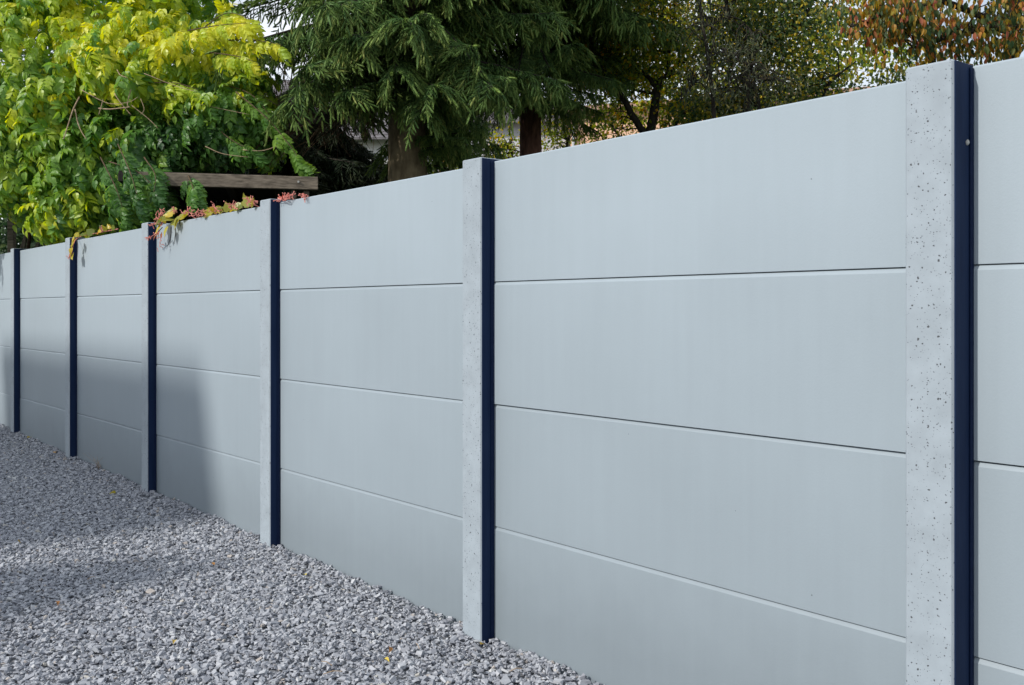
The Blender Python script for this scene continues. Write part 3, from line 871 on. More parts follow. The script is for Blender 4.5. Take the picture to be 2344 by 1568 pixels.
def spruce_branch(L, droop, weep, dens=1.0, tintm=.45):
    """Bough along +X: woody curve, hanging side shoots, needles. Returns (wood V, F), (needle V, F, tint)."""
    xs = np.linspace(0, 1, 14)
    sway = R.normal(0, .06)
    ctr = np.stack([xs * L, sway * L * xs ** 2, L * (.10 * xs - droop * xs ** 2 + .28 * droop * xs ** 4)], 1)
    wood = Geo().tube(ctr, np.linspace(.028, .006, 14) * (L / 1.8) ** .5, 6)
    fp, fd, fl, ft = [], [], [], []
    n2 = int(L / .034 * dens)
    for i in range(n2):
        u = .16 + .84 * (i + R.random()) / n2
        p = np.array([np.interp(u, xs, ctr[:, k]) for k in range(3)])
        sd = 1 if i % 2 else -1
        l2 = (R.uniform(.14, .56) * (1.15 - .55 * u)) * (L / 1.8) ** .4
        hang = R.random() < weep
        d0 = unit(np.array([.55 + .3 * u, sd * R.uniform(.5, 1.0), -.15])); d1 = unit(np.array([.25, sd * .25, -1.0]))
        if hang: l2 *= 1.35
        m = 9
        path = [p]
        for j in range(m):
            f = j / (m - 1)
            dd = unit(d0 * (1 - f) + d1 * f * (1.9 if hang else .8) + R.normal(0, .07, 3))
            path.append(path[-1] + dd * l2 / m)
        path = np.array(path)
        wood.tube(path[::3], np.linspace(.005, .002, len(path[::3])), 3)
        nf = max(5, int(l2 / .031))
        for j in range(nf):
            f = (j + .6) / nf * (m - .01); a = int(f); q = path[a] * (1 - f + a) + path[a + 1] * (f - a)
            tg = unit(path[a + 1] - path[a])
            side = 1 if j % 2 else -1
            lat = unit(np.cross(tg, np.array([.3 * sd, .2, 1.0])) + 1e-6)
            fp.append(q); fd.append(unit(tg * .8 + lat * side * R.uniform(.4, .9) + np.array([0, 0, -.3]) + R.normal(0, .2, 3)))
            fl.append(R.uniform(.07, .125)); ft.append(np.clip(tintm + .25 * (f / m) - .1 + R.normal(0, .12) + (.12 if hang else 0), 0, 1))
        fp.append(path[-1]); fd.append(unit(path[-1] - path[-3])); fl.append(R.uniform(.1, .16)); ft.append(np.clip(tintm + .3 + R.normal(0, .1), 0, 1))
    fp.append(ctr[-1]); fd.append(unit(ctr[-1] - ctr[-3])); fl.append(.17); ft.append(.8)
    fp, fd, fl, ft = map(np.array, (fp, fd, fl, ft))
    Mf = frames(fd, R.normal(0, 1, fd.shape)) * fl[:, None, None]
    return wood, merge(FING, R.integers(0, len(FING), len(fp)), Mf, fp, ft)


def branch_set(n, L, droop, weep, m, name, dens=1.0, tintm=.45):
    out = []
    for _ in range(n):
        w_, (V, F, tn) = spruce_branch(L, droop * R.uniform(.7, 1.3), weep, dens, tintm)
        me = bpy.data.meshes.new(name)
        me.from_pydata(w_.v, [], w_.f); me.materials.append(M['bark_dark'])
        me.polygons.foreach_set('use_smooth', np.ones(len(w_.f), bool)); me.update()
        out.append((me, tri_mesh(name + '_needles', V, F, m, tn)))
    print(name, 'tris', [len(q[1].polygons) for q in out])
    return out


BR_A = branch_set(5, 1.9, .42, .75, M['needles'], 'spruce_bough')
BR_B = branch_set(4, 1.9, .3, .9, M['needles'], 'weeping_bough')
BR_C = branch_set(3, 1.3, .35, .5, M['needles2'], 'dark_bough', .9)


def bough(root, inv, start, direction, scale, br):
    d = unit(np.array(direction, float)); z = np.array([0, 0, 1.]); y = unit(np.cross(z, d)); zz = np.cross(d, y)
    rot = (Matrix(np.stack([d, y, zz], 1).tolist()) @ Matrix.Rotation(R.normal(0, .32), 3, 'X')).to_quaternion()
    o = bpy.data.objects.new('branch', br[0]); COL.objects.link(o)
    o.parent = root; o.matrix_parent_inverse = inv
    o.location = start; o.rotation_mode = 'QUATERNION'; o.rotation_quaternion = rot; o.scale = [scale * 1.0, scale * R.choice([-1, 1]), scale]
    nd = bpy.data.objects.new('needles', br[1]); COL.objects.link(nd); nd.parent = o; nd['kind'] = 'stuff'
    return o


def spruce(label, base, dia, h, bark, z_from, sets, Lmax, whorl=.34, per=7, lean=(0, 0), shape=None, cone=True):
    base = np.array(base, float)
    root = empty('spruce_tree', base); tag(root, label, 'spruce')
    inv = Matrix.Translation(-root.location)
    zs = np.linspace(-.1, h, 26)
    tr = np.stack([base[0] + lean[0] * zs / h + .02 * np.sin(zs * 1.3), base[1] + lean[1] * zs / h + .02 * np.cos(zs), base[2] + zs], 1)
    rr = dia / 2 * np.clip(1 - zs / h, .03, 1) ** .8 * (1 + .35 * np.exp(-zs * 3.5))
    o = Geo().tube(tr, rr, 18).build('trunk', bark, root, smooth=True); o.matrix_parent_inverse = inv
    z = z_from; ph = R.uniform(0, 6)
    while z < h - .3:
        k = (1 - (z - z_from) / (h - z_from)) if cone else min(1, .25 + (h - z) / 1.6)
        L = Lmax * (.18 + .82 * k ** .8) * (.82 if z < z_from + .2 else 1)
        for i in range(per if k > .3 else max(3, per - 3)):
            az = ph + i * 2 * math.pi / per + R.normal(0, .16)
            zj = z + R.uniform(-.14, .14)
            bx = np.array([np.interp(zj, zs, tr[:, q]) for q in range(3)]); bx[2] = base[2] + zj
            st = sets[R.integers(0, len(sets))]
            br = st[R.integers(0, len(st))]
            k2 = shape(az, zj) if shape else 1.0
            if k2 < .15: continue
            L *= 1.0; bough(root, inv, bx, (math.cos(az), math.sin(az), R.normal(-.03, .2)), k2 * L / 1.9 * R.uniform(.78, 1.16), br)
        ph += .55; z += whorl * R.uniform(.85, 1.15)
    return root, inv


b1 = P(935, 420, 9.9) * (1, 1, 0)
sp1, inv1 = spruce('large spruce with drooping boughs and a thick pale grey trunk', b1, .50, 9.5, M['bark_pale'], 2.8, [BR_A, BR_A, BR_B], 1.95, whorl=.25, per=10,
                    shape=lambda a, z: ((.72 if z < 4.0 else 1.0) * min(1, max(0, (z - 3.35) / .5)) if math.cos(a) < -.3 else ((.62 if z < 3.7 else .85) if math.cos(a) > .35 else .95)) * (1.0 if z > 3.12 else (.0 if abs(math.cos(a)) < .72 and math.sin(a) < 0 else .7)))
for az_, z_, k_ in ((-1.9, 3.55, .72), (-1.25, 3.6, .7), (-1.58, 3.75, .78), (-2.2, 3.8, .8), (-.95, 3.85, .75), (-1.7, 4.0, .85)):
    bough(sp1, inv1, np.array([b1[0], b1[1], z_]), (math.cos(az_), math.sin(az_), -.12), k_, BR_B[R.integers(0, len(BR_B))])
b2 = P(1218, 330, 12.4) * (1, 1, 0)
sp2, inv2 = spruce('tall spruce with a slim red brown trunk and hanging boughs', b2, .36, 11, M['bark_red'], 4.0, [BR_B, BR_A], 2.15, whorl=.27, per=10, shape=lambda a, z: min(1, .55 + max(0, z - 4.3) * .35))
b3 = P(670, 420, 13.0) * (1, 1, 0)
sp3, inv3 = spruce('dark young spruce in the shade behind the pergola', b3, .16, 4.5, M['bark_dark'], .6, [BR_C], 2.2, whorl=.2, per=10, cone=False)
b4 = P(800, 420, 13.2) * (1, 1, 0)
sp4, inv4 = spruce('small dark spruce far behind, between the pale trunk and the young spruce', b4, .14, 3.6, M['bark_dark'], .5, [BR_C], .95, whorl=.24, per=9, cone=False)
# bare lower limb running left from the pale trunk, with dead twigs
lc = curve_pts([P(925, 205, 9.8), P(840, 240, 9.5), P(770, 264, 9.3), (P(700, 287, 9.3)), P(645, 303, 9.4), P(585, 330, 9.6)], 22)
o = Geo().tube(lc, np.linspace(.062, .034, 22), 9).build('limb', M['bark_dark'], sp1, smooth=True); o.matrix_parent_inverse = inv1
dead = Geo()
for i in range(70):
    k = R.integers(3, 21); p = lc[k]; d = unit(np.array([-.7, R.uniform(-.4, .4), R.uniform(-.9, .7)])); l = R.uniform(.2, .6)
    pts = [p, p + d * l * .5 + R.normal(0, .03, 3), p + d * l + R.normal(0, .05, 3) - ZV * .06]
    dead.tube(pts, [.005, .0035, .002], 4)
for i in range(260):            # thin dead twigs hanging inside the crown
    p = P(R.uniform(590, 860), R.uniform(120, 290), R.uniform(9.3, 10.6)); l = R.uniform(.12, .4)
    d = unit(np.array([R.normal(0, .45), R.normal(0, .3), -1]))
    dead.tube([p, p + d * l * .5 + R.normal(0, .02, 3), p + d * l + R.normal(0, .04, 3)], [.0032, .0026, .0016], 3)
o = dead.build('dead_twigs', M['stem'], sp1); o.matrix_parent_inverse = inv1; o['kind'] = 'stuff'

# ------------------------------------------------------------------ broadleaf trees and shrubs beyond
SMALL = [leaf_small(), (leaf_small()[0] * (1.25, .9, 1.6), leaf_small()[1])]
LONG = [leaf_flat(1, .48, .15, .15), leaf_flat(1, .55, .25, .3), leaf_flat(1, .42, .1, .05)]


def tree(name, label, cat, base, trunks, blobs, leaf_m, bark, n, lsize, tint_mu, tint_sd, temps=SMALL, hang=.3, twigs=120, parts=0, part_box=None, group=None, clump=.16, ntip=28):
    """trunks: list of (control points, r0, r1); blobs: (centre, radii, weight); leaves gather in clumps."""
    base = np.array(base, float)
    root = empty(name, base); tag(root, label, cat, group)
    inv = Matrix.Translation(-root.location)
    allp = []
    for i, (ctrl, r0, r1) in enumerate(trunks):
        c = curve_pts(ctrl, 20)
        c[1:-1] += R.normal(0, r0 * .12, c[1:-1].shape)
        o = Geo().tube(c, np.linspace(r0, r1, 20), 10).build('trunk' if i == 0 else 'limb', bark, root, smooth=True); o.matrix_parent_inverse = inv
        allp.append(c)
    allp = np.concatenate(allp)
    w = np.array([b[2] for b in blobs], float); w /= w.sum()
    ncl = max(6, n // ntip)
    bi = R.choice(len(blobs), ncl, p=w)
    C = np.array([blobs[k][0] for k in bi]); A_ = np.array([blobs[k][1] for k in bi])
    cl = C + unit(R.normal(0, 1, (ncl, 3))) * A_ * (R.random(ncl) ** .4)[:, None]
    tw = Geo()
    for i in R.choice(ncl, min(twigs, ncl), replace=False):       # twigs run from the nearest limb to a clump
        d = np.linalg.norm(allp - cl[i], axis=1) + R.uniform(0, .8, len(allp)); k = d.argmin()
        a, c = allp[k], cl[i]; mid = (a + c) / 2 + R.normal(0, .08, 3) * np.linalg.norm(c - a) + ZV * .05
        tw.tube(curve_pts([a, mid, c], 7), np.linspace(.011, .003, 7), 4)
    if twigs: o = tw.build('twigs', bark, root); o.matrix_parent_inverse = inv; o['kind'] = 'stuff'
    pc = R.integers(0, ncl, n)
    sp_ = clump * R.uniform(.6, 1.5, ncl)[pc]
    pos = cl[pc] + R.normal(0, 1, (n, 3)) * sp_[:, None] * (1, 1, .75)
    sz = lsize * R.uniform(.65, 1.3, n)
    d = unit(R.normal(0, 1, (n, 3)) * (1 - hang) + np.array([0, 0, -1.6]) * hang)
    zh = unit(R.normal(0, .8, (n, 3)) + np.array([-.3, -.5, .5]))
    tcl = R.normal(0, tint_sd * .6, ncl)
    tint = np.clip(tint_mu + tcl[pc] + R.normal(0, tint_sd, n), 0, 1)
    bz = pos @ NV - DIST
    k = (bz > .25) | (bz < -6); pos, sz, d, zh, tint = pos[k], sz[k], d[k], zh[k], tint[k]; n = len(pos)
    which = R.integers(0, len(temps), n)
    fs = np.zeros(n, bool)
    if parts:
        x, y, dep = proj(pos)
        cand = np.nonzero((x > part_box[0]) & (x < part_box[2]) & (y > part_box[1]) & (y < part_box[3]))[0]
        cell = {}
        for i in cand:
            key = (int(x[i] // 11), int((y[i] + 20) // 11))
            if key not in cell or dep[i] < dep[cell[key]]: cell[key] = i
        fr = sorted(cell.values(), key=lambda i: dep[i] / sz[i])[:parts]; fs[fr] = True
        lm = {}
        for i in fr:
            key = (int(which[i]), round(float(tint[i]) * 11))
            if key not in lm: lm[key] = tri_mesh('leaf', *temps[key[0]], leaf_m, np.full(len(temps[key[0]][0]), key[1] / 11))
            o = link('leaf', lm[key], root); o.matrix_parent_inverse = inv
            o.location = pos[i]; o.rotation_mode = 'QUATERNION'; o.scale = [sz[i]] * 3
            o.rotation_quaternion = Matrix(frames(d[i:i + 1], zh[i:i + 1])[0].tolist()).to_quaternion()
    V, F, tn = merge(temps, which[~fs], (frames(d, zh) * sz[:, None, None])[~fs], pos[~fs], tint[~fs])
    o = link('crown', tri_mesh(name + '_crown', V, F, leaf_m, tn), root); o.matrix_parent_inverse = inv; o['kind'] = 'stuff'
    return root


def px_r(rx, ry, y, rz): return (rx / FPX * y, rz, ry / FPX * y)


# forked tree
y = 12.6
tree('broadleaf_tree', 'forked dark trunk tree with small green and yellow leaves', 'tree', P(1483, 400, y) * (1, 1, 0),
     [([P(1484, 709 + 240, y) * (1, 1, 0) + ZV * .0, P(1484, 400, y), P(1482, 312, y)], .085, .062), ([P(1482, 312, y), P(1447, 262, y), P(1408, 195, y - .1), P(1372, 150, y - .2), P(1340, 90, y - .3)], .048, .018),
      ([P(1484, 318, y), P(1496, 262, y), P(1503, 205, y), P(1510, 185, y)], .06, .05), ([P(1503, 198, y), P(1470, 165, y), P(1420, 140, y), P(1360, 128, y)], .032, .012),
      ([P(1507, 190, y), P(1545, 155, y), P(1600, 115, y), P(1640, 60, y)], .038, .014), ([P(1500, 215, y), P(1450, 205, y), P(1400, 195, y)], .02, .009),
      ([P(1530, 160, y), P(1535, 90, y), P(1545, 20, y), P(1540, -60, y)], .026, .01), ([P(1540, 310, y), P(1560, 265, y), P(1620, 235, y)], .02, .008)],
     [(P(1500, 120, y + .3), px_r(150, 100, y, .9), 3.0), (P(1560, 255, y + .5), px_r(110, 60, y, .6), 1.0), (P(1400, 165, y + .2), px_r(90, 70, y, .5), 1.1), (P(1530, -60, y), px_r(200, 110, y, 1.2), 2.2), (P(1390, 270, y + .7), px_r(60, 50, y, .4), .35)],
     M['shrub'], M['bark_dark'], 12500, .055, .66, .2, twigs=170, hang=.25)
# thicket of bright small leaves round the red brown trunk
y = 14.5
tree('garden_shrub', 'loose yellow green shrub beside the red brown spruce trunk', 'shrub', P(1290, 400, y) * (1, 1, 0),
     [([P(1290, 600, y) * (1, 1, 0), P(1292, 400, y), P(1310, 290, y)], .03, .012), ([P(1440, 600, y) * (1, 1, 0), P(1430, 400, y), P(1400, 290, y), P(1330, 268, y)], .03, .01), ([P(1400, 600, y) * (1, 1, 0), P(1390, 380, y), P(1350, 285, y)], .025, .008),
      ([P(1170, 600, y) * (1, 1, 0), P(1175, 400, y), P(1160, 330, y)], .025, .008)],
     [(P(1290, 290, y), px_r(75, 45, y, .5), 1.0), (P(1165, 345, y), px_r(60, 40, y, .5), .8), (P(1420, 285, y + .3), px_r(60, 55, y, .4), .7), (P(1280, 360, y), px_r(120, 40, y, .5), .7), (P(1030, 390, y), px_r(80, 30, y, .5), .5)],
     M['shrub'], M['bark_dark'], 3600, .055, .66, .16, twigs=90, hang=.2)
# dark dense tree in the middle right
y = 11.6
tree('broadleaf_tree', 'dense dark green tree with two thin dark trunks', 'tree', P(1720, 400, y) * (1, 1, 0),
     [([P(1700, 900, y) * (1, 1, 0), P(1708, 400, y), P(1712, 230, y), P(1705, 160, y), P(1730, 110, y)], .06, .032), ([P(1752, 900, y) * (1, 1, 0), P(1745, 400, y), P(1738, 250, y), P(1722, 180, y)], .035, .02),
      ([P(1725, 115, y), P(1780, 90, y), P(1840, 40, y), P(1880, -40, y)], .03, .012), ([P(1715, 130, y), P(1680, 70, y), P(1660, 0, y), P(1650, -80, y)], .03, .012), ([P(1870, 260, y), P(1900, 190, y), P(1960, 140, y)], .02, .008)],
     [(P(1790, 60, y), px_r(150, 90, y, .7), 2.6), (P(1680, 90, y + .3), px_r(90, 110, y, .6), 1.2), (P(1800, 200, y + .3), px_r(130, 60, y, .6), 1.4), (P(1700, -70, y), px_r(260, 110, y, 1.2), 2.6), (P(1640, 240, y + .6), px_r(110, 50, y, .5), .9)],
     M['yew'], M['bark_dark'], 15500, .052, .6, .26, twigs=160, hang=.25)
# feathery grey green conifer sprays in front of it
y = 10.6
tree('larch_tree', 'thin feathery grey green larch in front of the dark tree', 'tree', P(1655, 400, y) * (1, 1, 0),
     [([P(1640, 900, y) * (1, 1, 0), P(1640, 400, y), P(1625, 150, y), P(1600, 0, y), P(1610, -160, y)], .028, .012), ([P(1622, 130, y), P(1660, 120, y), P(1705, 150, y), P(1740, 190, y)], .012, .005), ([P(1615, 60, y), P(1680, 40, y), P(1730, 80, y)], .012, .005),
      ([P(1630, 170, y), P(1590, 190, y), P(1560, 230, y)], .01, .004), ([P(1660, 118, y), P(1670, 160, y), P(1690, 185, y)], .008, .004)],
     [(P(1640, 190, y), px_r(95, 50, y, .35), 1.1), (P(1620, 60, y), px_r(70, 80, y, .35), .9), (P(1760, 185, y), px_r(80, 45, y, .3), .8), (P(1700, 120, y), px_r(90, 40, y, .3), .7)],
     M['feather'], M['bark_dark'], 3400, .06, .5, .22, temps=[(leaf_small()[0] * (.22, 1, 1), leaf_small()[1])], twigs=150, hang=.5, clump=.1)
# cherry
y = 9.6
tree('cherry_tree', 'cherry tree with hanging orange and green autumn leaves', 'tree', P(2330, 400, y + .6) * (1, 1, 0),
     [([P(2340, 800, y + .6) * (1, 1, 0), P(2330, 300, y + .6), P(2318, 60, y + .6), P(2330, -120, y + .6)], .085, .05), ([P(2320, 80, y + .6), P(2250, 40, y + .3), P(2150, 5, y), P(2040, 30, y), (P(1950, 60, y))], .045, .012),
      ([P(2322, 60, y + .6), P(2240, 70, y + .2), P(2160, 90, y), P(2080, 110, y)], .03, .008), ([P(2135, 330, y + .5) * (1, 1, 0), P(2135, 250, y + .5), P(2132, 90, y + .5), P(2150, -60, y + .5)], .05, .03), ([P(2320, -40, y + .6), P(2400, -100, y), P(2480, -120, y)], .04, .012),
      ([P(2140, 0, y + .5), P(2060, -60, y), P(1960, -80, y)], .03, .01)],
     [(P(2080, 60, y), px_r(140, 50, y, .5), 1.5), (P(2010, 20, y), px_r(100, 60, y, .4), .9), (P(2230, 100, y), px_r(110, 35, y, .5), 1.0), (P(2320, 30, y - .2), px_r(50, 80, y, .4), .6), (P(2200, -90, y), px_r(330, 70, y, 1.0), 2.2), (P(2480, 20, y), px_r(120, 110, y, .7), 1.2)],
     M['cherry'], M['bark_dark'], 5200, .068, .41, .28, temps=LONG, hang=.78, twigs=110, parts=298, part_box=(1860, -10, 2344, 190), clump=.13, ntip=16)
# low hedge shrubs along the back
y = 13.2
for (px, py, rx, ry, lab, tm) in ((1900, 245, 150, 45, 'low dark green shrub behind the fence under the cherry leaves', .4), (1640, 300, 130, 40, 'low dark green shrub behind the fence under the feathery larch', .45), (2130, 190, 140, 40, 'low dark shrub close behind the pitted near post', .42)):
    tree('garden_shrub', lab, 'shrub', P(px, 400, y) * (1, 1, 0), [([P(px, 700, y) * (1, 1, 0), P(px, 400, y), P(px + 10, py, y)], .03, .012)],
         [(P(px, py, y), px_r(rx, ry, y, .6), 1.), (P(px, py + 90, y), px_r(rx, 80, y, .6), .8)], M['yew'], M['bark_dark'], 4200, .055, tm + .12, .24, twigs=40)
# orange leaved tree far back
y = 17.5
tree('broadleaf_tree', 'yellow leaved tree far back near the peach house', 'tree', P(1760, 400, y) * (1, 1, 0), [([P(1760, 800, y) * (1, 1, 0), P(1760, 400, y), P(1750, 150, y), P(1770, -40, y)], .1, .04)],
     [(P(1700, 40, y), px_r(330, 130, y, 1.2), 2.), (P(1950, 120, y), px_r(160, 70, y, .8), .8), (P(1450, 110, y), px_r(140, 80, y, .8), .5), (P(1680, 220, y), px_r(230, 60, y, .8), 1.2)], M['shrub'], M['bark_dark'], 7500, .1, .7, .16, temps=SMALL, hang=.5, twigs=60, clump=.25)
for (px, y, n_) in ((80, 17.5, 6500), (330, 16.5, 6500)):
    tree('broadleaf_tree', 'dark leafy tree behind the trumpet vine, %s' % ('at the frame edge' if px < 200 else 'over the pergola'), 'tree', P(px, 400, y) * (1, 1, 0), [([P(px, 800, y) * (1, 1, 0), P(px, 400, y), P(px + 20, 150, y), P(px + 10, -60, y)], .1, .04)],
         [(P(px, 330, y), px_r(190, 190, y, 1.0), 1.3), (P(px + 20, 60, y), px_r(190, 150, y, 1.0), 1.), (P(px, 560, y), px_r(200, 90, y, .8), .8)], M['yew'], M['bark_dark'], n_, .1, .3, .18, hang=.4, twigs=60, clump=.25)
y = 14.5
tree('garden_shrub', 'dark leafy shrub seen low through the old lath fence', 'shrub', P(60, 560, y) * (1, 1, 0), [([P(60, 700, y) * (1, 1, 0), P(60, 560, y), P(70, 500, y)], .03, .012)],
     [(P(60, 545, y), px_r(170, 80, y, .6), 1.), (P(240, 500, y), px_r(130, 90, y, .6), 1.), (P(430, 430, y), px_r(150, 90, y, .6), .9)], M['yew'], M['bark_dark'], 6500, .1, .2, .15, twigs=30, clump=.2)
# columnar tree out of frame
c = Q + U * 12.2 - Vv * 1.27; ht = 12.0 * math.tan(SUN_EL) - .4
tree('columnar_tree', 'slim columnar evergreen beside the townhouse left of the yard', 'tree', c * (1, 1, 0), [([c * (1, 1, 0), c * (1, 1, 0) + ZV * 3, c * (1, 1, 0) + ZV * ht * .9], .09, .03)],
     [(c * (1, 1, 0) + ZV * (1 + ht * f), (.36 - .12 * f, .36 - .12 * f, ht * .14), 1.) for f in (.08, .25, .42, .6, .75)], M['yew'], M['bark_dark'], 9000, .26, .4, .2, twigs=0, clump=.1)

# ------------------------------------------------------------------ creepers on top of the fence
def heart(w=1.0):
    V0 = [(0, 0, 0), (-.25, -.12, .03), (-.52, .12, .08), (-.45, .5, .06), (-.2, .72, 0), (0, 1, -.1), (.2, .72, 0), (.45, .5, .06), (.52, .12, .08), (.25, -.12, .03), (0, .4, -.03)]
    F0 = [(10, i, (i + 1) % 10) for i in range(10)]
    return np.array(V0) * (w, 1, 1), np.array([(a, c, b_) for a, b_, c in F0])


HEART = [heart(), heart(.8), leaf_flat(1, .7, .2, .3)]
hm = {}


def creeper(label, stems, leaves, stalks, streaks=()):
    """Everything is given where it grows: (s along the fence, t behind its face, z)."""
    s0, t0, z0_ = stems[0][0]
    root = empty('creeper', W(s0, t0, z0_)); tag(root, label, 'creeper', 'creepers growing over the top of the fence')
    inv = Matrix.Translation(-root.location)
    for c in stems:
        pts = curve_pts([W(*q) for q in c], 14)
        o = Geo().tube(pts, np.linspace(.0035, .0015, 14), 5).build('stem', M['pink'] if R.random() < .5 else M['stem'], root, smooth=True); o.matrix_parent_inverse = inv
    for (s, t, z, size, tn, dn) in leaves:
        k = int(R.integers(0, 3)); key = (k, round(tn * 8))
        if key not in hm: hm[key] = tri_mesh('leaf', *HEART[k], M['creeper'], np.full(len(HEART[k][0]), key[1] / 8))
        o = link('leaf', hm[key], root); o.matrix_parent_inverse = inv
        o.location = W(s, t, z); o.rotation_mode = 'QUATERNION'; o.scale = [size] * 3
        d = unit(-NV * .35 + ZV * dn + DV * R.normal(0, .6)); zz = unit(-NV + ZV * .6 + R.normal(0, .35, 3))
        o.rotation_quaternion = Matrix(frames(d[None], zz[None])[0].tolist()).to_quaternion()
    for (s, t, z, ds, dzz) in stalks:
        p = W(s, t, z); e = W(s + ds, t - .02, z + dzz); g_ = Geo().tube(curve_pts([p, (p + e) / 2 + R.normal(0, .006, 3), e], 6), np.linspace(.003, .0018, 6), 4)
        for j in range(9):
            q = p + (e - p) * R.uniform(.25, 1) + R.normal(0, .006, 3); l = R.uniform(.01, .024)
            d = unit(R.normal(0, 1, 3) + ZV * .3)
            g_.tube([q, q + d * l], [.0022, .0016], 4); g_.tube([q + d * l, q + d * (l + .006)], [.004, .0025], 5)
        o = g_.build('berry_stalk', M['pink'], root); o.matrix_parent_inverse = inv
    for c in streaks:  # thin dark grey lines lying flat on the panel
        o = Geo().tube(curve_pts([W(*q) for q in c], 12), np.linspace(.0035, .001, 12), 4).build('dark_streak', M['streaks'], root); o.matrix_parent_inverse = inv
    return root


def SZ(px, py, t=-.02):
    """Point of the plane t behind the panel face seen at (px, py)."""
    s = s_of(px, t); y_ = (DV * s + NV * (DIST + t))[1]
    return s, t, EYE + (HY - py) / FPX * y_


def L_(px, py, size, tint_, dn=-.4, t=-.03): return (*SZ(px, py, t), size, tint_, dn)
def K_(px, py, px2, py2, t=-.01):
    a = SZ(px, py, t); b_ = SZ(px2, py2, t); return (*a, b_[0] - a[0], b_[2] - a[2])


creeper('creeper clump with yellow leaves and pink stalks trailing down beside a post',
        [[SZ(400, 505, .03), SZ(380, 500, -.02), SZ(365, 520, -.04), SZ(362, 548, -.04)], [SZ(372, 520, -.05), SZ(358, 535, -.085), SZ(343, 550, -.085)], [SZ(395, 508, .02), SZ(415, 490, .02), SZ(432, 485, .02)]],
        [L_(x, y_, R.uniform(.05, .085), R.uniform(.25, .65), R.uniform(-.9, .3), t=tt) for (x, y_, tt) in
         [(372, 505, -.05), (380, 512, -.05), (390, 500, -.04), (398, 505, -.03), (386, 490, -.02), (402, 482, 0), (378, 496, -.04), (410, 495, 0), (418, 488, .01), (395, 492, -.03), (368, 517, -.06), (408, 505, -.02), (425, 496, .01), (384, 520, -.06)]]
        + [L_(x, y_, .035, .85, -.9, t=-.07) for (x, y_) in [(366, 528), (360, 532), (355, 540), (372, 535)]],
        [K_(372, 512, 368, 482), K_(378, 500, 372, 478), K_(420, 492, 432, 484), K_(400, 490, 405, 476), K_(370, 516, 352, 512, -.07), K_(366, 530, 344, 548, -.085), K_(370, 532, 372, 566, -.05), K_(430, 492, 438, 480), K_(362, 508, 370, 495, -.05)],
        [[SZ(398, 505, -.003), SZ(402, 530, -.003), SZ(400, 545, -.003), SZ(399, 558, -.003)], [SZ(392, 520, -.003), SZ(390, 545, -.003), SZ(382, 565, -.003)], [SZ(410, 505, -.003), SZ(413, 520, -.003)]])
creeper('creeper tuft with pale yellow leaves and pink sprigs on the wall top midway between posts',
        [[SZ(445, 500, .03), SZ(500, 488, .02), SZ(560, 475, .02), SZ(592, 465, .02)]],
        [L_(x, y_, R.uniform(.045, .075), R.uniform(.25, .6), R.uniform(-.2, .9), t=R.uniform(-.01, .03)) for (x, y_) in
         [(508, 484), (516, 478), (500, 488), (524, 482), (532, 480), (540, 478), (548, 476), (556, 474), (564, 472), (572, 468), (566, 462), (580, 470), (494, 486), (470, 494), (484, 490), (512, 486)]],
        [K_(455, 497, 460, 484), K_(468, 494, 470, 484), K_(496, 488, 488, 474), K_(502, 486, 496, 472), K_(530, 480, 528, 466), K_(566, 472, 572, 450), K_(574, 470, 582, 456), K_(580, 470, 592, 462), K_(545, 478, 540, 468), K_(448, 500, 444, 488)])
creeper('yellow leaved creeper strand hanging down the dark edge of a far post',
        [[SZ(215, 534, .03), SZ(180, 543, .0), SZ(168, 560, -.075), SZ(165, 590, -.075)], [SZ(270, 524, .03), SZ(240, 530, .02), SZ(200, 538, .02)]],
        [L_(x, y_, R.uniform(.05, .08), R.uniform(.45, .7), -.9, t=-.08) for (x, y_) in [(172, 548), (168, 556), (166, 566), (165, 574), (167, 582), (170, 544)]]
        + [L_(x, y_, R.uniform(.05, .075), R.uniform(.1, .75), .3, t=.0) for (x, y_) in [(182, 541), (192, 539), (212, 535), (226, 532), (236, 529), (246, 527), (256, 522), (262, 524), (206, 537), (240, 525)]],
        [K_(232, 531, 240, 522), K_(164, 575, 163, 592, -.085)],
        [[SZ(176, 548, -.003), SZ(178, 565, -.003), SZ(177, 588, -.003)]])
creeper('small red creeper sprig lying on the wall top right of a post',
        [[SZ(640, 460, .03), SZ(665, 455, .02), SZ(680, 448, .02)]],
        [L_(x, y_, .035, .95, .5, t=.01) for (x, y_) in [(644, 458), (652, 456), (662, 454), (700, 450)]],
        [K_(632, 461, 650, 457), K_(648, 458, 668, 454), K_(664, 456, 678, 446), K_(698, 453, 702, 443), K_(655, 457, 660, 450)])

# ------------------------------------------------------------------ litter on the gravel
def litter(px, py, label, grp, tint_, size, kind):
    y_ = EYE * FPX / (py - HY)
    for _ in range(3):
        p = P(px, py, y_); s_ = p @ DV; y_ = (EYE - (bed_z(s_, p @ NV - DIST) + .022)) * FPX / (py - HY)
    p = P(px, py, y_); p[2] += .008
    if kind == 'leaf':
        V0, F0 = leaf_flat(size, .6, .25, .35); o = link('fallen_leaf', tri_mesh('fallen_leaf', V0, F0, M['fallen'], np.full(len(V0), tint_)))
        o.rotation_euler = (R.normal(0, .3), R.normal(0, .3), R.uniform(0, 6))
        tag(o, label, 'leaf', grp)
    else:
        a = R.uniform(0, 6); d = np.array([math.cos(a), math.sin(a), .15]) * size
        o = Geo().tube([(0, 0, 0), d * .5 + (0, 0, .006), d], [.0016, .0016, .001], 4).build('dry_needle', M['twig']); tag(o, label, 'stalk', grp)
    o.location = p


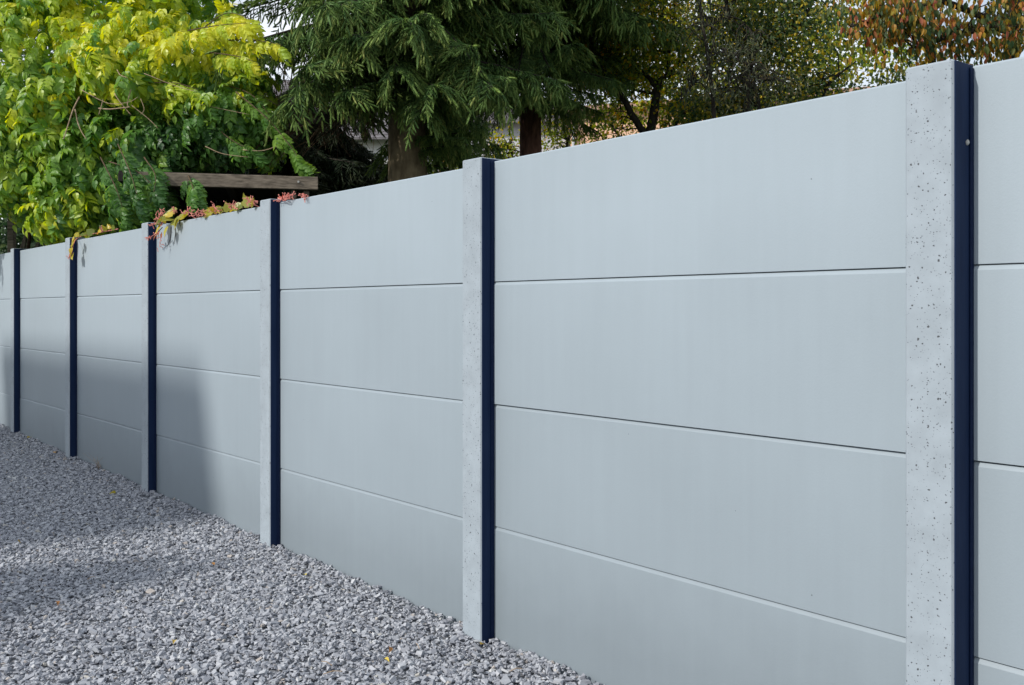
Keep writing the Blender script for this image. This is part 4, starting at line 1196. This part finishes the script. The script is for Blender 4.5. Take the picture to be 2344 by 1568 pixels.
litter(265, 1132, 'yellow leaf lying on the shaded gravel near the wall', None, .0, .055, 'leaf')
GL = 'fallen leaves scattered over the gravel'
for (x, y_, tn, sz_, lb) in ((62, 1004, .1, .06, 'yellow brown leaf at the foot of the farthest visible post'), (128, 1035, .4, .055, 'brown leaf at the wall foot just right of the farthest post'),
                             (40, 1240, .3, .03, 'ochre leaf on the sunlit strip at the left edge of the gravel'), (490, 1297, .5, .03, 'brown leaf on the gravel below the third post from the right'),
                             (400, 1470, .2, .03, 'yellow leaf on the gravel low in the middle left'), (892, 1485, .6, .035, 'reddish leaf on the gravel left of the second post from the right'),
                             (1100, 1480, .2, .03, 'yellow leaf right at the foot of the second post from the right'), (700, 1320, .0, .028, 'pale yellow leaf on the gravel midway between two posts'),
                             (880, 1512, .1, .03, 'yellow leaf on the gravel close below the reddish leaf'), (130, 1380, .7, .03, 'dark brown leaf on the gravel near the left edge')):
    litter(x, y_, lb, GL, tn, sz_, 'leaf')
for (x, y_, l, lb) in ((740, 1548, .07, 'long orange brown stalk on the gravel at the bottom edge'), (760, 1528, .05, 'short stalk just above the long orange brown stalk'), (470, 1360, .05, 'thin dry stalk on the gravel in the middle left'),
                       (960, 1490, .05, 'dry stalk on the gravel left of the second post from the right'), (1170, 1540, .04, 'short stalk on the gravel right of the second post from the right'), (340, 1180, .06, 'dry stalk on the shaded gravel near the dry grass'), (200, 1330, .04, 'small stalk in the shaded band on the left')):
    litter(x, y_, lb, 'dry stalks scattered over the gravel', 0, l, 'stalk')
# dry grass tuft at the foot of the wall
tg_ = empty('grass_tuft', W(*SZ(226, 1082, -.02))); tag(tg_, 'thin dry grass tuft sticking out at the foot of the wall', 'grass tuft')
for i in range(7):
    o = Geo().tube(curve_pts([(0, 0, -.01), (R.normal(0, .015), R.normal(0, .01), .06), (R.normal(0, .05), R.normal(0, .02), .1 + R.uniform(0, .06))], 7), np.linspace(.0016, .0006, 7), 4).build('blade', M['twig'], tg_)

# a tiny pale blob sitting on the near post's dark edge
s_, pr = posts[1]
bp_ = W(s_ - .0055, -.03, EYE + (HY - 326) / FPX * (DV * s_ + NV * (DIST - .03))[1])
o = Geo().tube([np.array((0, 0, -.008)), np.array((0, 0, -.005)), np.array((0, 0, 0)), np.array((.001, 0, .004)), np.array((.0015, 0, .007))], [.0015, .0045, .006, .004, .001], 9).build('pale_blob', M['metal'], smooth=True)
o.location = bp_
tag(o, 'tiny pale blob stuck to the dark edge of the near post', 'snail shell')
